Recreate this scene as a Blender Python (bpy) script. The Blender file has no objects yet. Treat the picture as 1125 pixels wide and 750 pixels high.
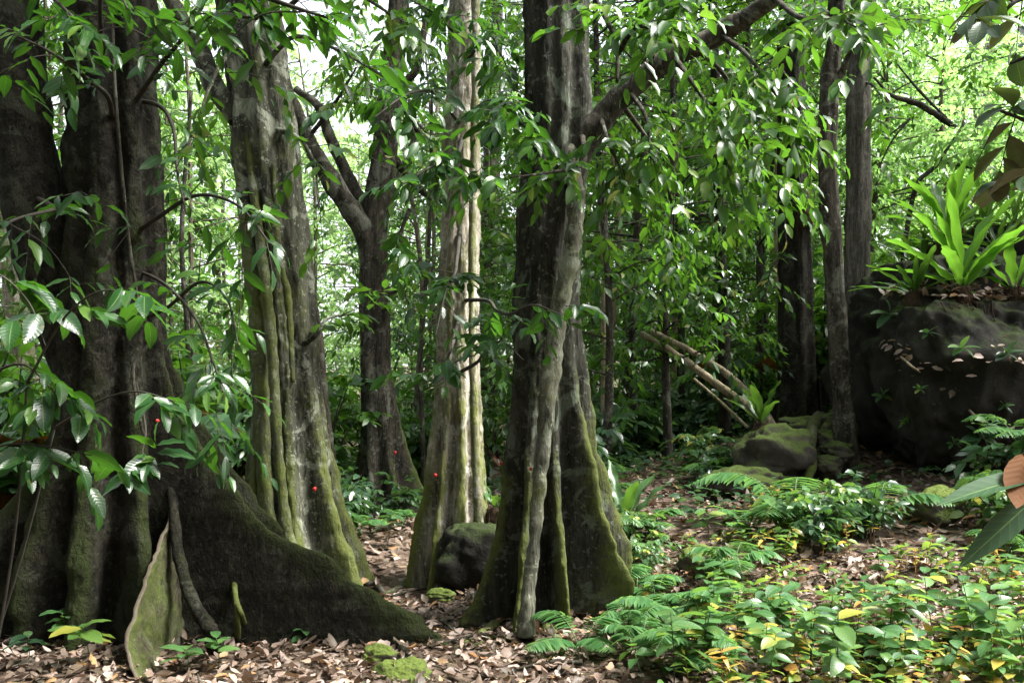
import bpy, math
import numpy as np
from mathutils import Vector

R = math.radians
rng = np.random.default_rng(11)
scn = bpy.context.scene
COL = scn.collection

# ------------------------------------------------------------------ camera model
F, CX, HY, EYE = 974.0, 562.5, 450.0, 1.6          # focal length in px of a 1125 px wide frame, horizon row, eye height

def at(px, py, d):
    """world point seen at (px, py) of the 1125x750 frame at distance d"""
    return np.array([(px - CX) / F * d, d, EYE - (py - HY) / F * d])

# ------------------------------------------------------------------ noise
def _hash(i, j, k, s):
    n = (i * 374761393 + j * 668265263 + k * 2147483647 + s * 1274126177) & 0xFFFFFFFF
    n = ((n ^ (n >> 13)) * 1274126177) & 0xFFFFFFFF
    n = n ^ (n >> 16)
    return (n & 0xFFFFFF) / float(0xFFFFFF) * 2 - 1

def vnoise(p, s=0):
    p = np.asarray(p, float)
    i = np.floor(p).astype(np.int64)
    f = p - i
    f = f * f * f * (f * (f * 6 - 15) + 10)
    out = 0
    for dx in (0, 1):
        for dy in (0, 1):
            for dz in (0, 1):
                w = (f[..., 0] if dx else 1 - f[..., 0]) * (f[..., 1] if dy else 1 - f[..., 1]) * (f[..., 2] if dz else 1 - f[..., 2])
                out = out + w * _hash(i[..., 0] + dx, i[..., 1] + dy, i[..., 2] + dz, s)
    return out

def fbm(p, o=4, s=0):
    p = np.asarray(p, float)
    a, t = 1.0, 0
    for k in range(o):
        t = t + a * vnoise(p * 2 ** k + 17.3 * k, s + k)
        a *= 0.5
    return t

def n1(x, s=0):
    x = np.asarray(x, float)
    return fbm(np.stack([x, 0 * x + 3.7 * s, 0 * x + 9.1], -1), 3, s)

# ------------------------------------------------------------------ the ground's shape
_cp = [(150, 745, 5.2), (300, 745, 5.3), (450, 745, 5.3), (600, 745, 5.3), (900, 745, 5.3), (1120, 745, 5.3), (600, 690, 6.5),
       (100, 700, 6.3), (320, 640, 8.4), (500, 640, 8.6), (440, 600, 10), (415, 570, 13), (440, 545, 17), (540, 568, 21),
       (480, 525, 30), (690, 640, 7.5), (700, 600, 8.7), (700, 540, 11.5), (700, 512, 16), (750, 482, 24), (800, 560, 11), (870, 545, 10),
       (1000, 548, 10), (1120, 548, 10), (1120, 640, 7.2), (900, 640, 7.3), (875, 480, 13.5), (940, 470, 13.5), (30, 610, 9), (250, 560, 12),
       (100, 555, 15), (900, 430, 25), (1125, 330, 25), (1050, 300, 36), (700, 460, 36), (300, 500, 30), (100, 500, 30)]
_cw = [at(*c) for c in _cp] + [np.array(v, float) for v in ((0, 0, 0), (-6, 0, 0), (6, 0, .2), (0, -8, 0), (-10, -8, 0), (10, -8, .5), (-30, 20, .6), (-50, 60, 3), (0, 70, 4),
       (50, 70, 14), (40, 20, 8), (12, 10, 1.6), (-12, 6, .1), (-30, -30, 0), (30, -30, 2), (90, 90, 18), (-90, 90, 5), (90, -90, 3), (-90, -90, 0))]
_cw = np.array(_cw)

def _phi(r2):
    return 0.5 * r2 * np.log(r2 + 1e-9)

def _fit():
    n = len(_cw)
    x = _cw[:, :2] / 20
    K = _phi(((x[:, None] - x[None]) ** 2).sum(-1)) + np.eye(n) * 0.0008
    A = np.zeros((n + 3, n + 3))
    A[:n, :n] = K
    A[:n, n] = 1
    A[:n, n + 1:] = x
    A[n, :n] = 1
    A[n + 1:, :n] = x.T
    return np.linalg.solve(A, np.r_[_cw[:, 2], 0, 0, 0])
_sol = _fit()

def gh(x, y):
    x = np.asarray(x, float)
    y = np.asarray(y, float)
    sh = x.shape
    q = np.stack([np.clip(x, -120, 120).ravel(), np.clip(y, -120, 120).ravel()], -1) / 20
    out = np.empty(len(q))
    c = _cw[:, :2] / 20
    n = len(c)
    for a in range(0, len(q), 20000):
        b = q[a:a + 20000]
        out[a:a + 20000] = _phi(((b[:, None] - c[None]) ** 2).sum(-1)) @ _sol[:n] + _sol[n] + b @ _sol[n + 1:]
    p = np.stack([x.ravel(), y.ravel(), 0 * x.ravel()], -1)
    out += 0.035 * fbm(p * 1.1, 3, 5) + 0.012 * fbm(p * 5, 2, 8)
    return out.reshape(sh)

def g1(x, y):
    return float(gh(np.array([x]), np.array([y]))[0])

def ground_at(px, py, lo=3.0, hi=45.0):
    """where the ray through (px, py) first meets the ground"""
    d = np.arange(lo, hi, 0.05)
    z = EYE - (py - HY) / F * d
    h = gh((px - CX) / F * d, d)
    k = np.nonzero(z <= h)[0]
    dd = d[k[0]] if len(k) else hi
    x = (px - CX) / F * dd
    return np.array([x, dd, g1(x, dd)])

# ------------------------------------------------------------------ mesh helpers
def unit(v):
    v = np.asarray(v, float)
    return v / np.maximum(np.linalg.norm(v, axis=-1, keepdims=True), 1e-9)

class MB:
    """collects vertices and faces, then links them as ONE mesh object"""
    def __init__(self):
        self.v, self.f, self.uv, self.rd, self.n = [], [], [], [], 0

    def add(self, V, faces, mi=0, uv=None, ridge=None):
        V = np.asarray(V, float).reshape(-1, 3)
        for f in faces:
            f = np.asarray(f, np.int64)
            if len(f):
                self.f.append((f + self.n, mi))
        self.v.append(V)
        self.uv.append(np.zeros((len(V), 2)) if uv is None else np.asarray(uv, float).reshape(-1, 2))
        self.rd.append(np.zeros(len(V)) if ridge is None else np.asarray(ridge, float).ravel())
        self.n += len(V)

    def mesh(self, name, mats, smooth=True, origin=None):
        V = np.concatenate(self.v)
        if origin is not None:
            V = V - np.asarray(origin, float)
        me = bpy.data.meshes.new(name)
        me.vertices.add(len(V))
        me.vertices.foreach_set('co', V.astype(np.float32).ravel())
        idx = np.concatenate([f.ravel() for f, _ in self.f])
        tot = np.concatenate([np.full(len(f), f.shape[1]) for f, _ in self.f])
        mi = np.concatenate([np.full(len(f), m) for f, m in self.f])
        me.loops.add(len(idx))
        me.loops.foreach_set('vertex_index', idx.astype(np.int32))
        me.polygons.add(len(tot))
        me.polygons.foreach_set('loop_start', np.r_[0, np.cumsum(tot)[:-1]].astype(np.int32))
        me.polygons.foreach_set('material_index', mi.astype(np.int32))
        me.polygons.foreach_set('use_smooth', np.full(len(tot), bool(smooth)))
        me.update(calc_edges=True)
        a = me.attributes.new('luv', 'FLOAT2', 'POINT')
        a.data.foreach_set('vector', np.concatenate(self.uv).astype(np.float32).ravel())
        a = me.attributes.new('ridge', 'FLOAT', 'POINT')
        a.data.foreach_set('value', np.concatenate(self.rd).astype(np.float32))
        for m in (mats if isinstance(mats, (list, tuple)) else [mats]):
            me.materials.append(m)
        return me

    def build(self, name, mats, parent=None, smooth=True, origin=None, label=None):
        """origin: the object's own origin in world space (its parent's location when it is a part)"""
        if origin is None and parent is not None:
            origin = parent.location
        o = bpy.data.objects.new(name, self.mesh(name, mats, smooth, origin))
        COL.objects.link(o)
        if parent is not None:
            o.parent = parent
        elif origin is not None:
            o.location = origin
        if label:
            o['label'] = label
        return o

def thing(name, label, cat, loc, group=None):
    o = bpy.data.objects.new(name, None)
    COL.objects.link(o)
    o.location = [float(c) for c in loc]
    o.empty_display_size = 0.2
    return tag(o, label, cat, group)

def tag(o, label, cat, group=None):
    o['label'] = label
    o['category'] = cat
    if group:
        o['group'] = group
    return o

_kids = {}
def copy_tree(o, loc=None, rot=None, sc=None, label=None, parent=None):
    c = o.copy()
    COL.objects.link(c)
    if parent is not None:
        c.parent = parent
    if loc is not None:
        c.location = [float(v) for v in loc]
    if rot is not None:
        c.rotation_euler = rot
    if sc is not None:
        c.scale = (sc, sc, sc) if np.isscalar(sc) else sc
    if label:
        c['label'] = label
    for k in list(o.children):
        copy_tree(k, parent=c)
    return c

def smooth_path(P, n):
    """Catmull-Rom through the rows of P (any number of columns)"""
    P = np.asarray(P, float)
    Q = np.vstack([2 * P[0] - P[1], P, 2 * P[-1] - P[-2]])
    t = np.linspace(0, len(P) - 1 - 1e-6, n)
    i = t.astype(int)
    f = (t - i)[:, None]
    a, b, c, d = Q[i], Q[i + 1], Q[i + 2], Q[i + 3]
    return 0.5 * (2 * b + (c - a) * f + (2 * a - 5 * b + 4 * c - d) * f ** 2 + (3 * b - a - 3 * c + d) * f ** 3)

def tube(mb, pts, rad, n=None, seg=10, rough=0.0, mi=0, seed=0, ridge=0.0, flat=1.0):
    rad = np.atleast_1d(np.asarray(rad, float))
    rad = np.interp(np.linspace(0, 1, len(pts)), np.linspace(0, 1, len(rad)), rad)
    P = np.c_[np.asarray(pts, float), rad]
    n = n or max(6, len(P) * 5)
    S = smooth_path(P, n) if len(P) > 2 else P[0] + (P[-1] - P[0]) * np.linspace(0, 1, n)[:, None]
    c, r = S[:, :3], np.maximum(S[:, 3], 0.0008)
    t = unit(np.gradient(c, axis=0))
    ref = np.where(np.abs(t[:, 2:3]) > 0.9, np.array([[0, 1.0, 0]]), np.array([[0, 0, 1.0]]))
    if np.any(np.abs(t[:, 2]) > 0.9):
        ref[:] = [0, 1.0, 0] if np.mean(np.abs(t[:, 1])) < .7 else [1.0, 0, 0]
    u = unit(np.cross(t, ref))
    w = np.cross(t, u)
    th = np.linspace(0, 2 * np.pi, seg, endpoint=False)
    ring = (np.cos(th)[None, :, None] * u[:, None] + np.sin(th)[None, :, None] * w[:, None] * flat)
    V = c[:, None] + ring * r[:, None, None]
    if rough:
        V = V + ring * (r[:, None] * rough * fbm(V * (0.5 / max(float(r.mean()), 1e-3)), 3, seed))[..., None]
    i = np.arange(n - 1)[:, None] * seg
    j = np.arange(seg)[None]
    j2 = (j + 1) % seg
    q = np.stack([i + j, i + j2, i + seg + j2, i + seg + j], -1).reshape(-1, 4)
    V = np.vstack([V.reshape(-1, 3), c[:1], c[-1:]])
    k = n * seg
    j = np.arange(seg)
    j2 = (j + 1) % seg
    cap = np.vstack([np.stack([j2, j, 0 * j + k], -1), np.stack([j + (n - 1) * seg, j2 + (n - 1) * seg, 0 * j + k + 1], -1)])
    mb.add(V, [q, cap], mi, ridge=np.full(len(V), ridge))

# ------------------------------------------------------------------ leaves
def _leaf_template(us, vs, prof):
    us, vs = np.array(us, float), np.array(vs, float)
    nu, nv = len(us), len(vs)
    u = np.r_[0.0, np.repeat(us, nv), 1.0]
    v = np.r_[0.0, np.tile(vs, nu), 0.0]
    w = np.r_[0.0, np.repeat(prof(us), nv), 0.0]
    tri, quad = [], []
    for j in range(nv - 1):
        tri.append((0, 1 + j + 1, 1 + j))
        b = 1 + (nu - 1) * nv
        tri.append((b + j, b + j + 1, 1 + nu * nv))
    for i in range(nu - 1):
        for j in range(nv - 1):
            a = 1 + i * nv + j
            quad.append((a, a + 1, a + nv + 1, a + nv))
    return u, v, w, np.array(tri), np.array(quad, int).reshape(-1, 4)

ell = lambda u: np.sin(np.pi * u ** 0.85) ** 0.8
lance = lambda u: np.sin(np.pi * u ** 0.65) ** 0.9
obov = lambda u: np.sin(np.pi * u ** 1.25) ** 0.8
strap = lambda u: np.clip(u / 0.28, 0.25, 1) * np.clip((1 - u) / 0.22, 0, 1) ** 0.6
LO = _leaf_template([.45], [-1, 0, 1], lambda u: 0 * u + 1)
MED = _leaf_template([.24, .62], [-1, 0, 1], lambda u: np.array([.85, .9]))
HI = _leaf_template([.07, .2, .36, .54, .72, .88], [-1, -.55, 0, .55, 1], ell)
OBO = _leaf_template([.08, .22, .4, .58, .76, .9], [-1, -.55, 0, .55, 1], obov)
LAN = _leaf_template([.15, .4, .7], [-1, 0, 1], lance)
STR = _leaf_template(list(np.linspace(.05, .96, 16)), [-1, -.5, 0, .5, 1], strap)

def leaves(mb, pos, d, nrm, L, W, T=LO, mi=0, droop=0.15, fold=0.25, wave=0.0):
    N = len(pos)
    if N == 0:
        return
    u, v, w, tri, quad = T
    d = unit(d)
    nrm = nrm - (nrm * d).sum(-1, keepdims=True) * d
    nrm = unit(nrm)
    s = np.cross(d, nrm)
    L = np.broadcast_to(np.asarray(L, float), (N,))[:, None]
    W = np.broadcast_to(np.asarray(W, float), (N,))[:, None]
    dr = np.broadcast_to(np.asarray(droop, float), (N,))[:, None]
    fo = np.broadcast_to(np.asarray(fold, float), (N,))[:, None]
    a = L * u[None] * (1 - 0.25 * np.abs(dr) * u[None])
    b = W * (w * v)[None]
    h = -dr * L * (u ** 2)[None] + fo * W * (np.abs(v) * w)[None]
    if wave:
        ph = rng.uniform(0, 6.28, (N, 1))
        fr = rng.uniform(13, 24, (N, 1))
        h = h + wave * W * np.sin(u[None] * fr + ph + (v[None] > 0) * 2.0) * np.abs(v)[None]
        b = b * (1 + 0.5 * wave * np.sin(u[None] * fr * 1.3 + ph * 2))
    V = pos[:, None] + a[..., None] * d[:, None] + b[..., None] * s[:, None] + h[..., None] * nrm[:, None]
    m = len(u)
    off = (np.arange(N) * m)[:, None, None]
    fs = [(tri[None] + off).reshape(-1, 3)]
    if len(quad):
        fs.append((quad[None] + off).reshape(-1, 4))
    uv = np.tile(np.stack([u, v], -1), (N, 1))
    mb.add(V.reshape(-1, 3), fs, mi, uv=uv)

def rod_batch(mb, A, M, B, r, mi=1):
    """N thin three-sided twigs through A, M, B"""
    N = len(A)
    if N == 0:
        return
    C = np.stack([A, M, B], 1)
    t = unit(B - A)
    x = unit(np.cross(t, np.array([0.13, 0.21, 0.97])))
    y = np.cross(t, x)
    th = np.array([0, 2.094, 4.189])
    off = np.cos(th)[None, :, None] * x[:, None] + np.sin(th)[None, :, None] * y[:, None]
    r = np.broadcast_to(np.asarray(r, float), (N,))
    rr = np.array([1, .8, .4])[None, :] * r[:, None]
    V = C[:, :, None] + off[:, None] * rr[:, :, None, None]
    q = [(i * 3 + j, i * 3 + (j + 1) % 3, i * 3 + 3 + (j + 1) % 3, i * 3 + 3 + j) for i in range(2) for j in range(3)]
    q = np.array(q)[None] + (np.arange(N) * 9)[:, None, None]
    mb.add(V.reshape(-1, 3), [q.reshape(-1, 4)], mi)

UP = np.array([0, 0, 1.0])

def twigs(mb, p, d, ln, k=8, L=0.16, ratio=0.2, T=LO, droop=0.35, hang=0.3, rod=0.004, mi=0, tm=1, spread=0.9, lv=0.3, wave=0.0, fold=0.25, tilt=0.4):
    """leafy twigs: p (N,3) starts, d directions; leaves alternate along each twig and end in a tip leaf"""
    p = np.asarray(p, float).reshape(-1, 3)
    d = unit(np.asarray(d, float).reshape(-1, 3))
    N = len(p)
    if N == 0:
        return
    ln = np.broadcast_to(np.asarray(ln, float), (N,))
    side = np.cross(d, UP)
    side = unit(side + 1e-4)
    def pt(t):
        return p + d * (ln * t)[:, None] - UP * (droop * ln * t ** 2)[:, None]
    if rod:
        rod_batch(mb, pt(np.zeros(N)), pt(np.full(N, .5)), pt(np.full(N, 1.0)), rod, tm)
    P, D, NN, LL = [], [], [], []
    for j in range(k):
        t = np.full(N, (j + 0.7) / k) + rng.uniform(-.25, .25, N) / k
        sg = (1 if j % 2 else -1) * rng.uniform(.6, 1.1, N) * spread
        if j == k - 1:
            sg = rng.uniform(-.25, .25, N)
        dd = d * 0.65 + side * sg[:, None] - UP * (hang * rng.uniform(.3, 1.7, N) + droop * t * .7)[:, None] + rng.normal(0, .16, (N, 3))
        P.append(pt(t))
        D.append(dd)
        nn = UP + rng.normal(0, tilt, (N, 3)) + d * 0.15
        NN.append(nn)
        LL.append(L * rng.uniform(1 - lv, 1 + lv, N) * (0.75 + 0.5 * np.sin(np.pi * min(1, (j + .8) / k))))
    P, D, NN, LL = (np.concatenate(a) for a in (P, D, NN, LL))
    leaves(mb, P, D, NN, LL, LL * ratio * rng.uniform(.85, 1.15, len(LL)), T, mi, droop=rng.uniform(.05, .35, len(LL)), fold=fold, wave=wave)

def clump(mb, c, rad, n, **kw):
    """n twigs scattered through an ellipsoid, pointing outward"""
    c, rad = np.asarray(c, float), np.asarray(rad, float)
    v = unit(rng.normal(0, 1, (n, 3)))
    r = rng.uniform(0.05, 1, n) ** 0.45
    q = v * r[:, None]
    p = c + q * rad
    d = v * np.array([1, 1, .45]) + rng.normal(0, .35, (n, 3)) + UP * .1
    ln = kw.pop('ln', .45)
    twigs(mb, p, d, ln * rng.uniform(.6, 1.3, n), **kw)

# ------------------------------------------------------------------ materials
def new_mat(name):
    m = bpy.data.materials.new(name)
    m.use_nodes = True
    nt = m.node_tree
    nt.nodes.clear()
    return m, nt

class NB:
    def __init__(self, nt):
        self.nt = nt

    def n(self, t, **kw):
        nd = self.nt.nodes.new(t)
        for k, v in kw.items():
            if k.startswith('i_'):
                key = k[2:]
                nd.inputs[int(key) if key.isdigit() else key.replace('_', ' ')].default_value = v
            else:
                setattr(nd, k, v)
        return nd

    def l(self, a, b):
        self.nt.links.new(a, b)

    def ramp(self, fac, stops, interp='LINEAR'):
        r = self.n('ShaderNodeValToRGB')
        r.color_ramp.interpolation = interp
        el = r.color_ramp.elements
        while len(el) < len(stops):
            el.new(.5)
        for e, (p, c) in zip(el, stops):
            e.position = p
            e.color = (*c, 1) if len(c) == 3 else c
        self.l(fac, r.inputs[0])
        return r.outputs[0]

    def noise(self, vec, scale, detail=4, rough=.55, dist=0.0):
        t = self.n('ShaderNodeTexNoise')
        t.inputs['Scale'].default_value = scale
        t.inputs['Detail'].default_value = detail
        t.inputs['Roughness'].default_value = rough
        t.inputs['Distortion'].default_value = dist
        if vec is not None:
            self.l(vec, t.inputs['Vector'])
        return t.outputs[0]

    def mix(self, fac, a, b, mode='MIX'):
        m = self.n('ShaderNodeMix', data_type='RGBA', blend_type=mode)
        for s, v in ((m.inputs[0], fac), (m.inputs[6], a), (m.inputs[7], b)):
            if hasattr(v, 'default_value') and hasattr(v, 'is_output'):
                self.l(v, s)
            elif isinstance(v, (int, float)):
                s.default_value = v
            else:
                s.default_value = (*v, 1)
        return m.outputs[2]

    def math(self, op, a, b=0.0, clamp=False):
        m = self.n('ShaderNodeMath', operation=op, use_clamp=clamp)
        for s, v in ((m.inputs[0], a), (m.inputs[1], b)):
            if isinstance(v, (int, float)):
                s.default_value = v
            else:
                self.l(v, s)
        return m.outputs[0]

def leaf_mat(name, stops, trans=(.10, .2, .02), tmix=.35, rough=.38, spec=.5, veins=False, back=None, spots=None):
    m, nt = new_mat(name)
    b = NB(nt)
    geo = b.n('ShaderNodeNewGeometry')
    oi = b.n('ShaderNodeObjectInfo')
    rnd = b.math('FRACT', b.math('ADD', geo.outputs['Random Per Island'], oi.outputs['Random']))
    col = b.ramp(rnd, stops)
    tex = b.n('ShaderNodeTexCoord')
    ns = b.noise(tex.outputs['Object'], 2.2, 2)
    col = b.mix(b.math('MULTIPLY', ns, .55), col, (.5, .5, .5), 'OVERLAY')
    at_ = b.n('ShaderNodeAttribute', attribute_name='luv')
    sep = b.n('ShaderNodeSeparateXYZ')
    b.l(at_.outputs['Vector'], sep.inputs[0])
    av = b.math('ABSOLUTE', sep.outputs[1])
    bump = None
    if veins:
        mid = b.math('LESS_THAN', av, .055)
        sv = b.math('SINE', b.math('MULTIPLY', b.math('SUBTRACT', sep.outputs[0], b.math('MULTIPLY', av, .14)), 62.0))
        svm = b.math('MULTIPLY', b.math('SUBTRACT', sv, .8, True), 2.2, True)
        vein = b.math('MAXIMUM', mid, b.math('MULTIPLY', svm, .5))
        col = b.mix(b.math('MULTIPLY', vein, .45), col, (.16, .24, .07))
        bp = b.n('ShaderNodeBump')
        bp.inputs['Strength'].default_value = .25
        bp.inputs['Distance'].default_value = .0018
        b.l(b.math('ADD', b.math('MULTIPLY', sv, .5), b.math('MULTIPLY', mid, -1.5)), bp.inputs['Height'])
        bump = bp.outputs[0]
    if spots:
        sp = b.noise(tex.outputs['Object'], 26, 3)
        col = b.mix(b.math('MULTIPLY', b.math('SUBTRACT', sp, .62, True), 5, True), col, spots)
    if back:
        col = b.mix(geo.outputs['Backfacing'], col, back)
    pr = b.n('ShaderNodeBsdfPrincipled')
    b.l(col, pr.inputs['Base Color'])
    pr.inputs['Roughness'].default_value = rough
    pr.inputs['Specular IOR Level'].default_value = spec
    if bump:
        b.l(bump, pr.inputs['Normal'])
    tr = b.n('ShaderNodeBsdfTranslucent')
    tc = b.mix(.75, col, trans)
    b.l(tc, tr.inputs[0])
    mx = b.n('ShaderNodeMixShader')
    mx.inputs[0].default_value = tmix
    b.l(pr.outputs[0], mx.inputs[1])
    b.l(tr.outputs[0], mx.inputs[2])
    out = b.n('ShaderNodeOutputMaterial')
    b.l(mx.outputs[0], out.inputs[0])
    return m

def bark_mat(name, dark, light, moss=(.055, .075, .014), moss_amt=.5, lichen=(.22, .24, .19), lichen_amt=.4, zs=.25, sc=7.0, bump=.6, rough=.85):
    m, nt = new_mat(name)
    b = NB(nt)
    tex = b.n('ShaderNodeTexCoord')
    mp = b.n('ShaderNodeMapping')
    mp.inputs['Scale'].default_value = (1, 1, zs)
    b.l(tex.outputs['Object'], mp.inputs[0])
    a = b.noise(mp.outputs[0], sc, 8, .65, .4)
    fine = b.noise(mp.outputs[0], sc * 7, 6, .7)
    midn = b.noise(mp.outputs[0], sc * 2.6, 6, .7, .8)
    a0 = a
    a = b.math('ADD', b.math('MULTIPLY', a0, .6), b.math('MULTIPLY', midn, .4))
    col = b.ramp(a, [(.40, dark), (.5, tuple(x * .6 + y * .4 for x, y in zip(dark, light))), (.6, light)])
    crack = b.math('MULTIPLY', b.math('SUBTRACT', .45, midn, True), 14, True)
    col = b.mix(b.math('MULTIPLY', crack, .6), col, tuple(c * .45 for c in dark))
    col = b.mix(.55, col, b.ramp(fine, [(.3, (.2, .2, .2)), (.7, (.75, .75, .75))]), 'OVERLAY')
    # lichen blotches
    big = b.noise(tex.outputs['Object'], 3.1, 7, .68, .8)
    lm = b.math('MULTIPLY', b.math('SUBTRACT', big, .54, True), 22, True)
    lm = b.math('MULTIPLY', lm, b.math('ADD', .35, b.math('MULTIPLY', fine, 1.1)), True)
    col = b.mix(b.math('MULTIPLY', lm, lichen_amt), col, lichen)
    sml = b.noise(tex.outputs['Object'], 23, 4, .6)
    lm2 = b.math('MULTIPLY', b.math('SUBTRACT', sml, .60, True), 22, True)
    col = b.mix(b.math('MULTIPLY', lm2, lichen_amt * .8), col, tuple(min(1, c * 1.2) for c in lichen))
    # moss on ridges and low down
    rd = b.n('ShaderNodeAttribute', attribute_name='ridge')
    mn = b.noise(tex.outputs['Object'], 2.0, 6, .7)
    mn2 = b.noise(tex.outputs['Object'], 14, 5, .7)
    mm = b.math('ADD', b.math('MULTIPLY', mn, 1.1), b.math('MULTIPLY', mn2, .5))
    mm = b.math('ADD', mm, b.math('MULTIPLY', rd.outputs['Fac'], .6))
    mm = b.math('MULTIPLY', b.math('SUBTRACT', mm, 1.15 - moss_amt * .6, True), 3.2, True)
    col = b.mix(b.math('MULTIPLY', mm, .9), col, b.mix(mn2, tuple(c * .5 for c in moss), tuple(c * 1.5 for c in moss)))
    pr = b.n('ShaderNodeBsdfPrincipled')
    b.l(col, pr.inputs['Base Color'])
    pr.inputs['Roughness'].default_value = rough
    pr.inputs['Specular IOR Level'].default_value = .12
    bp = b.n('ShaderNodeBump')
    bp.inputs['Strength'].default_value = bump
    bp.inputs['Distance'].default_value = .05
    h = b.math('ADD', b.math('MULTIPLY', a, 1.6), b.math('ADD', b.math('MULTIPLY', fine, .45), b.math('MULTIPLY', b.math('MULTIPLY', mm, mn2), .5)))
    b.l(h, bp.inputs['Height'])
    b.l(bp.outputs[0], pr.inputs['Normal'])
    out = b.n('ShaderNodeOutputMaterial')
    b.l(pr.outputs[0], out.inputs[0])
    return m

def rock_mat(name, dark, light, moss=(.05, .075, .012), amt=.5):
    m, nt = new_mat(name)
    b = NB(nt)
    tex = b.n('ShaderNodeTexCoord')
    geo = b.n('ShaderNodeNewGeometry')
    a = b.noise(tex.outputs['Object'], 3.0, 9, .66, .5)
    fine = b.noise(tex.outputs['Object'], 30, 6, .7)
    col = b.ramp(a, [(.32, dark), (.7, light)])
    lm = b.math('MULTIPLY', b.math('SUBTRACT', b.noise(tex.outputs['Object'], 13, 5, .7), .62, True), 8, True)
    col = b.mix(b.math('MULTIPLY', lm, .35), col, (.2, .21, .17))
    sep = b.n('ShaderNodeSeparateXYZ')
    b.l(geo.outputs['Normal'], sep.inputs[0])
    mn = b.noise(tex.outputs['Object'], 2.4, 7, .7)
    mf = b.noise(tex.outputs['Object'], 40, 4, .7)
    mm = b.math('ADD', b.math('MULTIPLY', sep.outputs[2], .55), b.math('MULTIPLY', mn, 1.0))
    mm = b.math('ADD', mm, b.math('MULTIPLY', mf, .25))
    mm = b.math('MULTIPLY', b.math('SUBTRACT', mm, 1.15 - amt * .7, True), 3.5, True)
    col = b.mix(b.math('MULTIPLY', mm, .95), col, b.mix(mf, tuple(c * .45 for c in moss), tuple(c * 1.7 for c in moss)))
    pr = b.n('ShaderNodeBsdfPrincipled')
    b.l(col, pr.inputs['Base Color'])
    pr.inputs['Roughness'].default_value = .9
    pr.inputs['Specular IOR Level'].default_value = .25
    bp = b.n('ShaderNodeBump')
    bp.inputs['Strength'].default_value = .8
    bp.inputs['Distance'].default_value = .04
    b.l(b.math('ADD', a, b.math('ADD', b.math('MULTIPLY', fine, .3), b.math('MULTIPLY', b.math('MULTIPLY', mm, mf), .6))), bp.inputs['Height'])
    b.l(bp.outputs[0], pr.inputs['Normal'])
    out = b.n('ShaderNodeOutputMaterial')
    b.l(pr.outputs[0], out.inputs[0])
    return m

def plain_mat(name, c, rough=.8, spec=.3, var=.3, sc=12):
    m, nt = new_mat(name)
    b = NB(nt)
    tex = b.n('ShaderNodeTexCoord')
    ns = b.noise(tex.outputs['Object'], sc, 5)
    col = b.ramp(ns, [(.3, tuple(x * (1 - var) for x in c)), (.7, tuple(min(1, x * (1 + var)) for x in c))])
    pr = b.n('ShaderNodeBsdfPrincipled')
    b.l(col, pr.inputs['Base Color'])
    pr.inputs['Roughness'].default_value = rough
    pr.inputs['Specular IOR Level'].default_value = spec
    out = b.n('ShaderNodeOutputMaterial')
    b.l(pr.outputs[0], out.inputs[0])
    return m

def soil_mat():
    m, nt = new_mat('forest_soil')
    b = NB(nt)
    tex = b.n('ShaderNodeTexCoord')
    a = b.noise(tex.outputs['Object'], 1.3, 8, .7)
    f = b.noise(tex.outputs['Object'], 18, 6, .7)
    vo = b.n('ShaderNodeTexVoronoi')
    vo.inputs['Scale'].default_value = 16
    vo.inputs['Randomness'].default_value = 1
    b.l(tex.outputs['Object'], vo.inputs['Vector'])
    col = b.ramp(f, [(.3, (.022, .015, .010)), (.55, (.06, .042, .03)), (.75, (.12, .085, .062))])
    sp = b.n('ShaderNodeSeparateColor')
    b.l(vo.outputs['Color'], sp.inputs[0])
    leafc = b.ramp(sp.outputs[0], [(.2, (.05, .034, .024)), (.6, (.14, .095, .07)), (.9, (.22, .16, .125))])
    col = b.mix(.55, col, leafc)
    gm = b.math('MULTIPLY', b.math('SUBTRACT', a, .55, True), 6, True)
    col = b.mix(b.math('MULTIPLY', gm, .5), col, (.03, .05, .012))
    pr = b.n('ShaderNodeBsdfPrincipled')
    b.l(col, pr.inputs['Base Color'])
    pr.inputs['Roughness'].default_value = .92
    pr.inputs['Specular IOR Level'].default_value = .2
    bp = b.n('ShaderNodeBump')
    bp.inputs['Strength'].default_value = .9
    bp.inputs['Distance'].default_value = .03
    b.l(b.math('ADD', f, b.math('MULTIPLY', vo.outputs['Distance'], 1.2)), bp.inputs['Height'])
    b.l(bp.outputs[0], pr.inputs['Normal'])
    out = b.n('ShaderNodeOutputMaterial')
    b.l(pr.outputs[0], out.inputs[0])
    return m

M = {}
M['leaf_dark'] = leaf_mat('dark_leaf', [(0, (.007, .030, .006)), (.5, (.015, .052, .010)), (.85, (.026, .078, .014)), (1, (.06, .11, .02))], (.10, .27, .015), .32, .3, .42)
M['leaf_near'] = leaf_mat('near_glossy_leaf', [(0, (.006, .028, .008)), (.6, (.013, .048, .012)), (.9, (.026, .08, .015)), (1, (.08, .15, .025))], (.08, .25, .012), .3, .3, .4, veins=True, spots=(.11, .10, .02))
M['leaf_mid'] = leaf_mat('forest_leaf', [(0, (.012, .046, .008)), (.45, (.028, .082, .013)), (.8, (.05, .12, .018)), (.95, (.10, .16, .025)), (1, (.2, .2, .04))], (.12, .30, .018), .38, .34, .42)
M['leaf_bright'] = leaf_mat('light_boosted_leaf', [(0, (.08, .16, .03)), (.5, (.11, .22, .045)), (1, (.19, .30, .06))], (.42, .74, .2), .52, .42, .35)  # leaf colour lightened to stand in for strong light on the slope
M['leaf_blue'] = leaf_mat('understory_leaf', [(0, (.018, .045, .022)), (.6, (.03, .075, .03)), (1, (.055, .11, .035))], (.09, .22, .03), .3, .3, .55)
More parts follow.
